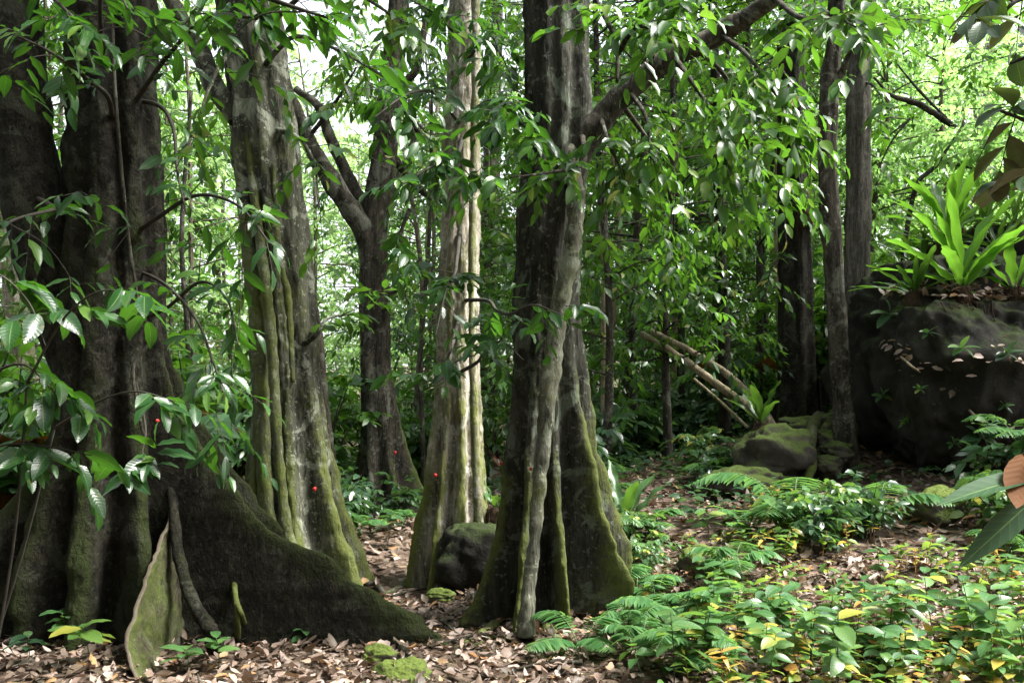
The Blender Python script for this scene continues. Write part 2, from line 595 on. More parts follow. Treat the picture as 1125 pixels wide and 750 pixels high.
M['leaf_yellow'] = leaf_mat('seedling_leaf', [(0, (.04, .10, .025)), (.5, (.07, .16, .035)), (.84, (.11, .2, .04)), (.93, (.34, .31, .05)), (1, (.42, .24, .04))], (.28, .42, .05), .4, .38, .5)
M['leaf_seed'] = leaf_mat('young_leaf', [(0, (.03, .085, .03)), (.5, (.05, .13, .04)), (.88, (.09, .18, .05)), (.95, (.34, .32, .05)), (1, (.4, .3, .06))], (.2, .38, .05), .36, .36, .45, veins=True, spots=(.2, .17, .04))
M['leaf_brown'] = leaf_mat('brown_backed_leaf', [(0, (.018, .045, .02)), (1, (.03, .07, .03))], (.12, .07, .01), .18, .6, .1, veins=True, back=(.10, .036, .006))
M['leaf_bronze'] = leaf_mat('bronze_backed_leaf', [(0, (.018, .045, .018)), (1, (.035, .08, .025))], (.08, .14, .02), .25, .35, .5, veins=True, back=(.06, .05, .018))
M['fern'] = leaf_mat('fern_leaf', [(0, (.035, .10, .03)), (.6, (.06, .155, .05)), (1, (.095, .2, .055))], (.2, .42, .07), .42, .4, .5)
M['nest'] = leaf_mat('nest_fern_blade', [(0, (.025, .08, .012)), (.6, (.045, .13, .018)), (1, (.08, .17, .022))], (.22, .5, .035), .5, .35, .5, veins=True)
M['nest_dark'] = leaf_mat('dark_nest_fern_blade', [(0, (.02, .06, .018)), (1, (.045, .11, .025))], (.13, .28, .02), .35, .33, .55, veins=True)
M['litter'] = leaf_mat('dead_leaf', [(0, (.03, .02, .015)), (.3, (.10, .066, .048)), (.55, (.17, .115, .092)), (.75, (.26, .185, .155)), (.88, (.38, .30, .26)), (.95, (.34, .2, .09)), (1, (.2, .09, .04))], (.2, .12, .06), .14, .5, .4, veins=True, spots=(.05, .035, .026))
M['twig'] = plain_mat('twig_bark', (.036, .033, .026), .85, .15)
M['stem_red'] = plain_mat('orange_stem', (.28, .13, .04), .6)
M['stem_green'] = plain_mat('green_stem', (.06, .1, .03), .6)
M['bark_dark'] = bark_mat('shade_darkened_bark', (.006, .0056, .0038), (.027, .0245, .0165), moss_amt=.26, moss=(.022, .03, .008), lichen=(.055, .06, .042), lichen_amt=.55, zs=.62, sc=8.5, bump=.9)  # bark colour pushed darker to stand in for shade on the left tree
M['bark_mid'] = bark_mat('mossy_bark', (.024, .025, .018), (.105, .104, .078), moss=(.075, .09, .022), moss_amt=.46, lichen=(.30, .32, .25), lichen_amt=.6)
M['bark_plate'] = bark_mat('mossy_plate_bark', (.016, .014, .009), (.07, .06, .04), moss=(.06, .08, .016), moss_amt=.3, lichen=(.13, .14, .1), lichen_amt=.4, zs=.6, sc=9)
M['bark_fork'] = bark_mat('brown_bark', (.014, .0125, .009), (.06, .052, .039), moss_amt=.16, lichen=(.2, .21, .17), lichen_amt=.35)
M['bark_pale'] = bark_mat('pale_fluted_bark', (.10, .085, .065), (.42, .38, .32), moss=(.11, .13, .025), moss_amt=.5, lichen=(.5, .5, .44), lichen_amt=.65)
M['bark_centre'] = bark_mat('speckled_mossy_bark', (.011, .011, .0075), (.044, .043, .032), moss=(.058, .07, .016), moss_amt=.34, lichen=(.13, .155, .115), lichen_amt=.5)
M['bark_rib'] = bark_mat('speckled_rib_bark', (.045, .045, .032), (.155, .155, .115), moss=(.075, .09, .022), moss_amt=.42, lichen=(.26, .28, .21), lichen_amt=.6)
M['bark_rough'] = bark_mat('furrowed_bark', (.04, .037, .03), (.125, .115, .093), moss_amt=.3, lichen=(.2, .21, .17), lichen_amt=.3, zs=.12, sc=16, bump=1.0)
M['bark_bg'] = bark_mat('forest_bark', (.05, .04, .03), (.15, .125, .095), moss_amt=.3, lichen_amt=.3)
M['bark_log'] = bark_mat('bleached_log', (.16, .125, .085), (.36, .29, .2), moss_amt=.4, lichen_amt=.3)
M['root_edge'] = plain_mat('worn_root_edge', (.085, .07, .05), .8, .2, .25, 20)
M['rock'] = rock_mat('shade_darkened_rock', (.004, .0039, .003), (.022, .0205, .0145), moss=(.026, .04, .008), amt=.42)  # rock and moss colours lowered in place of shade on the boulder
M['rock_moss'] = rock_mat('mossy_rock', (.03, .027, .02), (.13, .12, .095), moss=(.075, .105, .016), amt=.8)
M['rock_dark'] = rock_mat('dark_stone', (.02, .018, .014), (.075, .065, .05), amt=.55)
M['red'] = plain_mat('mark_red', (.34, .014, .011), .6, .3, .2)  # plain red for the small round marks on the trunks
M['fibre'] = plain_mat('fibrous_roots', (.045, .03, .02), .95, .1, .5, 40)
M['soil'] = soil_mat()

# ------------------------------------------------------------------ ground
def build_ground():
    xs = np.r_[-260, -200, -150, -110, -80, -60, -45, -35, -28, -22, np.linspace(-18, 18, 241), 22, 28, 35, 45, 60, 80, 110, 150, 200, 260]
    ys = np.r_[-260, -180, -120, -80, -50, -30, -18, -10, -5, 0, np.linspace(2.5, 26, 200), np.linspace(27, 60, 34), 70, 85, 105, 130, 170, 220, 300]
    X, Y = np.meshgrid(xs, ys)
    Z = gh(X, Y)
    mb = MB()
    nx = len(xs)
    i = np.arange(len(ys) - 1)[:, None] * nx
    j = np.arange(nx - 1)[None]
    q = np.stack([i + j, i + j + 1, i + nx + j + 1, i + nx + j], -1).reshape(-1, 4)
    mb.add(np.stack([X, Y, Z], -1), [q])
    o = mb.build('ground', M['soil'])
    o['kind'] = 'structure'
build_ground()

# ------------------------------------------------------------------ fluted, buttressed trunks
def loft(mb, rows, d, flanges, z0, ztop_extra=(), nz=220, base=190, seed=0, rough=.05, dy=None, mi=0):
    """rows: (py, px centre, core half width px) read from the frame at distance d. flanges: (theta deg, reach, height, power, half thickness, flare, flute)"""
    A = []
    for k, (py, px, hw) in enumerate(rows):
        p = at(px, py, d)
        A.append((p[2], p[0], p[1] + (dy[k] if dy else 0), hw / F * d))
    A = np.array(sorted(A + [tuple(e) for e in ztop_extra]))
    zt = A[-1, 0]
    zb = z0 - .35
    zz = zb + (zt - zb) * np.linspace(0, 1, nz) ** 1.45
    S = smooth_path(A, 400)
    o = np.argsort(S[:, 0])
    S = S[o]
    ax = np.interp(zz, S[:, 0], S[:, 1])
    ay = np.interp(zz, S[:, 0], S[:, 2])
    cr = np.interp(zz, S[:, 0], S[:, 3])
    ths = [np.linspace(-np.pi, np.pi, base, endpoint=False)]
    for fl in flanges:
        c = R(fl[0])
        w = np.linspace(-1, 1, 49)
        ths.append(c + np.sign(w) * np.abs(w) ** 1.6 * .33)
    th = np.unique(np.round((np.concatenate(ths) + np.pi) % (2 * np.pi) - np.pi, 4))
    keep = [0]
    for k in range(1, len(th)):
        if th[k] - th[keep[-1]] > .0035:
            keep.append(k)
    th = th[keep]
    nt_ = len(th)
    Zg, Tg = np.meshgrid(zz, th, indexing='ij')
    core = cr[:, None] * (1 + .05 * np.sin(3 * Tg + Zg * .6 + seed) + .04 * np.sin(5 * Tg - Zg * .4 + 2 * seed))
    acc = core ** 6
    rid = np.zeros_like(core)
    for k, (deg, reach, H, pw, ht, flare, flute) in enumerate(flanges):
        t = np.clip((zz - z0) / H, -.2, 1)
        fade = .55 + .45 * np.clip(1 - (zz - z0) / max(zt - z0, .1), 0, 1)
        amp = reach * np.maximum(1 - t, 0) ** pw + flute * fade
        amp = amp * (1 + .14 * n1(zz * 2.3 + 7 * k, seed + k) + .05 * n1(zz * 7 + k, seed + 30 + k))
        tc = R(deg) + .05 * n1(zz * .8 + 5 * k, seed + 60 + k) + .03 * np.sin(zz * 2.1 + k * 1.7 + seed)
        Rr = cr + np.maximum(amp, 0)
        dth = np.abs((Tg - tc[:, None] + np.pi) % (2 * np.pi) - np.pi)
        h2 = ht * (1 + .25 * n1(zz * 3 + k * 3, seed + 90 + k))
        rp = (h2 + Rr * flare)[:, None] / (np.sin(np.minimum(dth, np.pi / 2)) + flare)
        rp = (rp ** -5 + (Rr[:, None] * 1.0) ** -5) ** (-1 / 5.)
        acc = acc + rp ** 6
        rid = np.maximum(rid, np.clip(1 - dth * Rr[:, None] / (1.5 * ht), 0, 1) * np.clip(amp / .25, 0, 1)[:, None])
    r = acc ** (1 / 6.)
    ct, st = np.cos(Tg), np.sin(Tg)
    P = np.stack([ax[:, None] + r * ct, ay[:, None] + r * st, Zg], -1)
    nz_ = fbm(P * np.array([5, 5, 1.3]), 4, seed) * .6 + fbm(P * 1.7, 3, seed + 4) * .7
    r = r + rough * .45 * nz_ + .008 * fbm(P * np.array([16, 16, 3.5]), 4, seed + 9) + .006 * fbm(P * 22, 3, seed + 12)
    P = np.stack([ax[:, None] + r * ct, ay[:, None] + r * st, Zg], -1)
    i = np.arange(nz - 1)[:, None] * nt_
    j = np.arange(nt_)[None]
    j2 = (j + 1) % nt_
    q = np.stack([i + j, i + j2, i + nt_ + j2, i + nt_ + j], -1).reshape(-1, 4)
    low = np.clip(1 - (Zg - z0) / 2.2, 0, 1)
    mb.add(P, [q], mi, ridge=np.clip(rid * 1.0 + .16 * low, 0, 1))
    return lambda z: np.array([np.interp(z, zz, ax), np.interp(z, zz, ay), z])

def plate(mb, root_top, tip_path, thick=.05, n=40, back=.5):
    """a thin plate buttress: tip_path is its free edge from the top down to the ground, root_top the line it grows from"""
    E = smooth_path(tip_path, n)
    B = smooth_path(root_top, n)
    side = unit(np.cross(E[n // 2] - B[n // 2], UP))
    m = 24
    t = np.linspace(0, 1, m)[None, :, None]
    mid = B[:, None] * (1 - t) + E[:, None] * t
    bow = .035 * np.sin(np.linspace(0, 3.1, n))[:, None, None] * side * t ** 2
    wob = .035 * fbm(mid * 4, 4, 3)[..., None] * side
    mid = mid + bow + wob
    th = thick * (1.3 - .6 * t)
    Lf, Rt = mid - side * th * .5, mid + side * th * .5
    V = np.concatenate([Lf.reshape(-1, 3), Rt.reshape(-1, 3)])
    i = np.arange(n - 1)[:, None] * m
    j = np.arange(m - 1)[None]
    q = np.stack([i + j, i + j + 1, i + m + j + 1, i + m + j], -1).reshape(-1, 4)
    k = n * m
    mb.add(V, [q[:, ::-1], q + k], 0, ridge=np.tile(np.linspace(0.2, .6, m), 2 * n))
    ed = np.concatenate([Lf[:, -1], Rt[:, -1] * .5 + Lf[:, -1] * .5 + unit(E - B) * thick * .35, Rt[:, -1]])
    i = np.arange(n - 1)
    mb.add(ed, [np.stack([i, i + 1, i + n + 1, i + n], -1), np.stack([i + n, i + n + 1, i + 2 * n + 1, i + 2 * n], -1)], 1)
    c0, c1 = np.arange(m - 1), np.arange(m - 1) + (n - 1) * m
    mb.add(V, [np.stack([c0, c0 + 1, c0 + 1 + k, c0 + k], -1), np.stack([c1 + k, c1 + 1 + k, c1 + 1, c1], -1)], 0)

def on_ground(pts, lift=0.0):
    """(x, y) rows laid on the ground"""
    p = np.asarray(pts, float)
    return np.c_[p[:, 0], p[:, 1], gh(p[:, 0], p[:, 1]) + lift]

def root_line(*pix, lift=.02):
    return on_ground([ground_at(px, py)[:2] for px, py in pix], lift)

def mark(tree, px, py, d, r=.022):
    r *= .62
    """a small red mark on the bark: a thin, uneven disc, wrapped flat against it"""
    mb = MB()
    p = at(px, py, d)
    k = 14
    th = np.linspace(0, 2 * np.pi, k, endpoint=False)
    rr = r * (1 + .14 * np.sin(3 * th + px) + .1 * np.sin(5 * th))
    ring = np.stack([np.cos(th) * rr, 0 * th, np.sin(th) * rr * 1.25], -1)
    V = np.vstack([p + ring + [0, .03, 0], p + ring * .9 + [0, -.004, 0], [p + np.array([0, -.006, 0])]])
    j = np.arange(k)
    j2 = (j + 1) % k
    mb.add(V, [np.stack([j, j2, j2 + k, j + k], -1), np.stack([j + k, j2 + k, 0 * j + 2 * k], -1)])
    mb.build('red_mark', M['red'], tree)

def branch(wood, leaf, pts, r0, r1, n_tw, L=.16, ln=.4, k=8, T=MED, t0=.35, hang=.35, ratio=.2, subs=0, seed=0, sub_len=.9, rod=.003, wave=0.0, droop=.3, spread=.9):
    """a bough with leafy twigs (and sub-boughs) along it"""
    n_tw = max(3, int(n_tw * DENS))
    P = smooth_path(pts, 40)
    rad = np.linspace(r0, r1, len(pts))
    tube(wood, pts, rad, n=40, seg=10, rough=.12, seed=seed)
    T_ = unit(np.gradient(P, axis=0))
    def along(t):
        i = np.clip((t * 39).astype(int), 0, 39)
        return P[i], T_[i]
    t = rng.uniform(t0, 1, n_tw)
    p, d = along(t)
    dd = d * .5 + rng.normal(0, .65, (n_tw, 3)) * np.array([1, 1, .5])
    twigs(leaf, p, dd, ln * rng.uniform(.6, 1.3, n_tw), k=k, L=L, ratio=ratio, T=T, hang=hang, rod=rod, wave=wave, droop=droop, spread=spread)
    for s in range(subs):
        t = np.array([t0 + (1 - t0) * (s + .5) / subs])
        p, d = along(t)
        e = unit(d[0] * .6 + rng.normal(0, .6, 3) * np.array([1, 1, .35]))
        q = np.array([p[0], p[0] + e * sub_len * .5 + UP * .05, p[0] + e * sub_len - UP * .15])
        tube(wood, q, [r1 * .9, r1 * .6, r1 * .3], n=12, seg=6)
        Q = smooth_path(q, 20)
        m = max(2, n_tw // max(1, 2 * subs))
        i = rng.integers(5, 20, m)
        twigs(leaf, Q[i], e * .5 + rng.normal(0, .6, (m, 3)) * np.array([1, 1, .5]), ln * rng.uniform(.6, 1.3, m), k=k, L=L, ratio=ratio, T=T, hang=hang, rod=rod, wave=wave, droop=droop, spread=spread)

def bough(t, woodmat, leafmat, *a, label=None, **kw):
    wood, leaf = MB(), MB()
    branch(wood, leaf, *a, **kw)
    lb = wood.build('limb', woodmat, t, label=label)
    leaf.build('foliage', leafmat, lb, origin=t.location)

def limb(t, mat, pts, r, name='limb', **kw):
    mb = MB()
    tube(mb, pts, r, **kw)
    return mb.build(name, mat, t)

def canopy(leaf, wood, top, spots, r, n, L=.2, T=LO):
    """boughs from the trunk top out to each spot, and a clump of foliage there"""
    for k, s in enumerate(spots):
        s = np.asarray(s, float)
        mid = (np.asarray(top) + s) / 2 + np.array([0, 0, .5])
        tube(wood, [top, mid, s], [.11, .07, .02], n=14, seg=7, rough=.1, seed=k)
        clump(leaf, s, np.array([r, r, r * .5]) * rng.uniform(.8, 1.2), n, k=7, L=L, ratio=.2, T=T, ln=.55, hang=.4)

DENS = 0.5
NEAR = [M['leaf_near'], M['twig']]
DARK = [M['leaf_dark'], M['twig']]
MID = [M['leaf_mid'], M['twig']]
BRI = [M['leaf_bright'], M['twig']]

# ---- T1: the dark many-stemmed tree on the left
def big_left_tree():
    d = 6.45
    z0 = 0.0
    b = at(100, 700, d)
    t = thing('buttressed_tree', 'huge dark tree of fused stems with a long plate root sloping over the litter', 'tree', (b[0], b[1], z0))
    mb = MB()
    rows = [(-420, 112, 34), (-150, 118, 37), (0, 122, 36), (200, 129, 38), (400, 127, 40), (550, 119, 42), (700, 112, 44), (760, 112, 44)]
    fl = [(-12, 2.2, 2.8, 2.7, .05, .025, .09), (9, 1.7, 2.4, 1.75, .045, .025, .08), (-46, .42, 2.0, 1.5, .07, .03, .14), (-86, .22, 2.0, 1.6, .085, .04, .14), (-124, .3, 2.0, 1.6, .09, .04, .13),
          (-156, 1.0, 1.7, 1.6, .06, .035, .09), (172, .75, 1.5, 1.5, .06, .035, .07), (100, 1.1, 2.2, 1.4, .06, .04, .07), (45, .8, 2.3, 1.5, .06, .04, .08)]
    loft(mb, rows, d, fl, z0, nz=320, seed=2, rough=.085)
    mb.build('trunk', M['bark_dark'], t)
    mb = MB()
    tube(mb, [at(100, 440, 6.5), at(62, 320, 6.4), at(34, 200, 6.35), at(18, 80, 6.35), at(10, -60, 6.4), at(-20, -380, 6.5)], [.2, .215, .2, .19, .18, .14], n=60, seg=26, rough=.12, seed=4)
    mb.build('limb', M['bark_dark'], t)
    mb = MB()      # the curling plate root that faces the camera
    g0 = ground_at(158, 742)
    plate(mb, [at(196, 545, 6.4), at(204, 640, 6.4), at(204, 748, 6.35)],
          [at(190, 548, 6.3), at(178, 598, 6.05), at(163, 640, 5.7), at(147, 690, 5.4), at(148, 722, 5.3), at(160, 752, 5.15)], .036)
    mb.build('buttress_root', [M['bark_plate'], M['root_edge']], t, label='small curled plate root with a worn pale edge')
    limb(t, M['bark_dark'], [at(188, 520, 6.35), at(192, 575, 6.18), at(200, 625, 6.02), at(214, 665, 5.85), at(230, 690, 5.7), ground_at(240, 716) - [0, 0, .04]], [.03, .035, .04, .045, .05, .06], 'surface_root', n=50, seg=14, rough=.2, ridge=.3)
    for a, c in (((258, 640), (262, 706)), ((258, 648), (272, 692))):
        mb = MB()
        tube(mb, [at(a[0] - 3, a[1] - 20, 6.7), at(a[0], a[1] + 6, 6.15), at((a[0] + c[0]) / 2 + 1, (a[1] + c[1]) / 2 + 6, 6.0), ground_at(*c) - [0, 0, .05]], [.026, .02, .018, .024], seg=8, rough=.2, ridge=.8)
        mb.build('aerial_root', M['bark_mid'], t)
    for pix in (((60, 690), (30, 680), (0, 690), (-40, 720)), ((400, 690), (425, 705), (448, 722))):
        mb = MB()
        tube(mb, root_line(*pix), np.linspace(.075, .02, len(pix)), seg=12, rough=.15, ridge=.4)
        mb.build('surface_root', M['bark_dark'], t)
    mark(t, 172, 462, 6.02, .014)
    # lianas up the stem
    mb = MB()
    tube(mb, [at(158, 480, 5.95), at(150, 440, 5.9), at(147, 400, 5.95), at(165, 372, 5.95), at(152, 330, 6.0), at(140, 250, 5.98), at(128, 120, 5.98), at(122, 0, 5.98)], .012, n=60, seg=6, rough=.2)
    mb.build('liana', M['bark_fork'], t)
    # boughs of glossy leaves that hang in front of the stems
    B = [([at(130, 140, 6.5), at(160, 95, 6.05), at(190, 55, 5.8), at(230, 18, 5.4), at(290, 22, 5.0)], .02, .008, 26, .17, 2),
         ([at(130, 110, 6.5), at(172, 115, 6.1), at(190, 140, 5.8), at(195, 190, 5.6), at(205, 235, 5.4)], .02, .005, 12, .16, 0),
         ([at(130, 270, 6.5), at(172, 240, 6.0), at(215, 215, 5.6), at(260, 225, 5.2), at(295, 265, 5.0)], .018, .005, 15, .17, 2),
         ([at(130, 360, 6.5), at(180, 340, 6.05), at(220, 310, 5.6), at(250, 330, 5.3), at(262, 380, 5.1)], .016, .004, 13, .17, 2),
         ([at(130, 290, 6.5), at(178, 310, 6.05), at(215, 350, 5.5), at(235, 400, 5.2), at(245, 430, 5.0)], .014, .004, 14, .17, 1),
         ([at(125, 150, 6.5), at(120, 110, 5.9), at(100, 90, 5.3), at(60, 60, 4.8), at(20, 40, 4.6)], .02, .005, 18, .17, 2),
         ([at(122, 90, 6.5), at(112, 40, 5.8), at(110, 0, 5.0), at(120, -30, 4.6), at(140, 10, 4.3)], .02, .005, 14, .17, 1),
         ([at(35, 215, 6.4), at(55, 225, 5.8), at(60, 230, 5.4), at(20, 240, 5.0), at(-20, 260, 4.8)], .018, .005, 15, .16, 2),
         ([at(180, -60, 6.0), at(230, -30, 5.2), at(300, 0, 5.0), at(360, 20, 5.0)], .03, .006, 30, .17, 3),
         ([at(30, -60, 6.0), at(20, -30, 5.0), at(60, 0, 4.6), at(90, 30, 4.4)], .02, .005, 18, .17, 1)]
    for k, (pts, r0, r1, n, L, subs) in enumerate(B):
        bough(t, M['twig'], NEAR, pts, r0, r1, n, L=L * .82, ln=.32, k=5, T=HI, subs=subs, seed=k, ratio=.165, wave=.12, hang=.3, sub_len=.6)
    wood, leaf = MB(), MB()
    top = at(112, -420, d)
    canopy(leaf, wood, top, [(-3.4, 6.8, 9.3), (-4.9, 7.6, 8.8), (-2.0, 5.2, 8.9), (-5.6, 5.2, 8.2), (-3.6, 3.4, 8.5), (-.6, 6.4, 9.2), (-6.6, 8.6, 8), (-1.4, 2.4, 8.8), (-5.2, 2.2, 8.4), (-2.6, 8.8, 9.6), (-6.8, 6.4, 6.8), (-7, 3.8, 6.5), (.9, 4.0, 9.2), (-3.3, .4, 8.6), (-6.5, .4, 7.6)], 1.15, 34)  # crown thickened out of view to keep the left trunk shaded
    wood.build('limb', M['bark_dark'], t)
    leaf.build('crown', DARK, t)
big_left_tree()

# ---- T2: the leaning mossy tree with free columns on its left
def leaning_tree():
    d = 8.5
    b = at(335, 640, d)
    z0 = g1(b[0], b[1])
    t = thing('fluted_tree', 'leaning mossy tree with root columns between the huge dark tree and the forked tree', 'tree', (b[0], b[1], z0))
    mb = MB()
    rows = [(-420, 205, 24), (-150, 245, 27), (0, 272, 28), (200, 297, 30), (400, 316, 29), (550, 327, 31), (640, 336, 34), (700, 336, 34)]
    fl = [(-35, .42, 2.4, 2.4, .08, .09, .05), (5, .32, 2.2, 2.2, .07, .08, .05), (-80, .3, 2.2, 2.0, .06, .08, .06), (-130, .35, 2.6, 1.8, .05, .06, .08), (170, .35, 2.6, 1.6, .05, .06, .09), (80, .5, 2, 1.6, .06, .06, .06)]
    loft(mb, rows, d, fl, z0, nz=260, seed=12, rough=.06)
    mb.build('trunk', M['bark_mid'], t)
    for pts, r in (([at(262, 150, 8.35), at(272, 260, 8.25), at(284, 360, 8.2), at(288, 450, 8.15), at(291, 540, 8.1), at(300, 640, 8.0)], [.05, .07, .075, .07, .07, .1]),
                   ([at(268, 120, 8.3), at(285, 260, 8.15), at(298, 370, 8.1), at(304, 470, 8.0), at(312, 560, 7.95), at(326, 632, 7.85)], [.03, .045, .05, .045, .05, .08]),
                   ([at(300, 180, 8.2), at(306, 280, 8.2), at(316, 330, 8.25), at(322, 420, 8.2)], [.02, .035, .04, .02])):
        mb = MB()
        tube(mb, pts, r, n=70, seg=16, rough=.18, seed=int(r[0] * 1000), ridge=.45)
        mb.build('aerial_root', M['bark_mid'], t)
    mb = MB()
    tube(mb, np.vstack([at(318, 595, 8.0), root_line((345, 622), (370, 636), (395, 643), (414, 648), (425, 660))]), [.08, .085, .07, .05, .035, .01], n=50, seg=14, rough=.2, ridge=.2)
    mb.build('surface_root', M['bark_fork'], t)
    mark(t, 345, 537, 8.08, .026)
    limb(t, M['bark_mid'], [at(262, 130, 8.4), at(235, 95, 8.4), at(215, 45, 8.4), at(190, 5, 8.4), at(150, -80, 8.5)], [.11, .1, .08, .07, .05], n=30, seg=12, rough=.15)
    for k, (pts, n) in enumerate([([at(278, 90, 8.5), at(305, 55, 8.1), at(330, 40, 7.8), at(380, 60, 7.4), at(430, 90, 7.2)], 12), ([at(278, 40, 8.5), at(250, 60, 8.1), at(225, 110, 7.8), at(215, 170, 7.6)], 12),
                                  ([at(290, 140, 8.5), at(325, 150, 8.1), at(345, 180, 7.9), at(350, 230, 7.7)], 6), ([at(276, 50, 8.5), at(315, 10, 8.1), at(360, -20, 7.5), at(420, 10, 7), at(470, 50, 6.8)], 16),
                                  ([at(316, 390, 8.5), at(345, 370, 8.2), at(360, 350, 8.2), at(390, 345, 8.4)], 6)]):
        bough(t, M['bark_mid'], MID, pts, .03, .006, int(n * 1.2), L=.15, ln=.4, k=7, T=MED, subs=2, seed=k + 20, sub_len=.8)
    wood, leaf = MB(), MB()
    canopy(leaf, wood, at(205, -420, d), [(-3.2, 9, 10.5), (-2, 10.5, 10), (-4.6, 11, 9.6), (-1, 8.6, 9.5), (-5.5, 9.5, 9.5), (-3.4, 12.5, 9.2), (-.4, 10.5, 9.2)], 1.2, 34)
    wood.build('limb', M['bark_mid'], t)
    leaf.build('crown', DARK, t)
leaning_tree()

# ---- T3: the dark forked tree
def forked_tree():
    d = 13.0
    b = at(425, 570, d)
    z0 = g1(b[0], b[1])
    t = thing('forked_tree', 'dark brown tree forking low into two boughs, flaring to wedge roots beside the path', 'tree', (b[0], b[1], z0))
    mb = MB()
    rows = [(-350, 452, 6), (-100, 446, 7), (0, 438, 8), (60, 432, 9), (150, 424, 10.5), (225, 416, 11.5), (260, 411, 12.5), (400, 413, 12.5), (500, 420, 14.5), (570, 426, 17), (620, 426, 17)]
    fl = [(-5, .42, 2.3, 1.7, .07, .08, .05), (-60, .3, 1.8, 1.8, .07, .09, .04), (-120, .3, 1.7, 1.8, .07, .09, .04), (178, .42, 1.9, 2.0, .07, .09, .05), (90, .4, 2, 1.7, .07, .08, .03), (30, .5, 1.6, 1.5, .06, .06, .03)]
    loft(mb, rows, d, fl, z0, nz=220, seed=22, rough=.05)
    mb.build('trunk', M['bark_fork'], t)
    for pts, r in (([at(412, 285, 13), at(398, 250, 12.9), at(368, 205, 12.8), at(345, 168, 12.7), at(333, 140, 12.7), at(318, 105, 12.7), at(300, 40, 12.8), at(280, -60, 13)], [.17, .16, .14, .12, .105, .09, .07, .05]),
                   ([at(408, 250, 13.1), at(395, 220, 13.1), at(378, 185, 13.2), at(362, 150, 13.2), at(350, 118, 13.2), at(325, 98, 13.3)], [.12, .1, .09, .08, .07, .05]),
                   ([at(422, 160, 13), at(450, 195, 13.2), at(470, 215, 13.5), at(495, 225, 13.8)], [.07, .06, .05, .03]),
                   ([at(428, 100, 13), at(455, 80, 13), at(465, 40, 13), at(480, -40, 13.2)], [.06, .06, .05, .04]),
                   ([at(434, 70, 13), at(450, 130, 13.1), at(475, 160, 13.2)], [.05, .05, .03]),
                   ([at(415, 240, 13.2), at(440, 190, 13.4), at(455, 150, 13.6), at(450, 110, 13.7)], [.06, .06, .05, .03])):
        limb(t, M['bark_fork'], pts, r, n=40, seg=12, rough=.16, seed=len(pts))
    for k, (pts, n) in enumerate([([at(318, 105, 12.7), at(300, 130, 12.4), at(285, 170, 12.2)], 12), ([at(436, 30, 13), at(460, 40, 12.6), at(490, 90, 12.4)], 26), ([at(425, 150, 13), at(395, 120, 12.6), at(375, 95, 12.4)], 12),
                                  ([at(340, 150, 12.7), at(370, 110, 12.3), at(400, 60, 12)], 14), ([at(450, 130, 13), at(470, 150, 12.8), at(480, 210, 12.6)], 22), ([at(438, 0, 13), at(400, -10, 12.8), at(360, 30, 12.6)], 24),
                                  ([at(415, 330, 13), at(440, 320, 12.8), at(455, 345, 12.6)], 10), ([at(450, 230, 13), at(440, 260, 12.8), at(445, 300, 12.6)], 16)]):
        bough(t, M['bark_fork'], MID, pts, .035, .008, int(n * 1.2), L=.15, ln=.45, k=7, T=LO, subs=2, seed=k + 40, sub_len=.9, rod=.004)
    mark(t, 434, 497, 12.62, .032)
    wood, leaf = MB(), MB()
    canopy(leaf, wood, at(452, -350, d), [(-1.6, 13, 12.4), (-3, 14, 11.5), (-.2, 14, 11.5), (-1.5, 15.5, 11), (-3.2, 11.8, 10.8), (.6, 12.4, 11)], 1.2, 30)
    wood.build('limb', M['bark_fork'], t)
    leaf.build('crown', MID, t)
forked_tree()

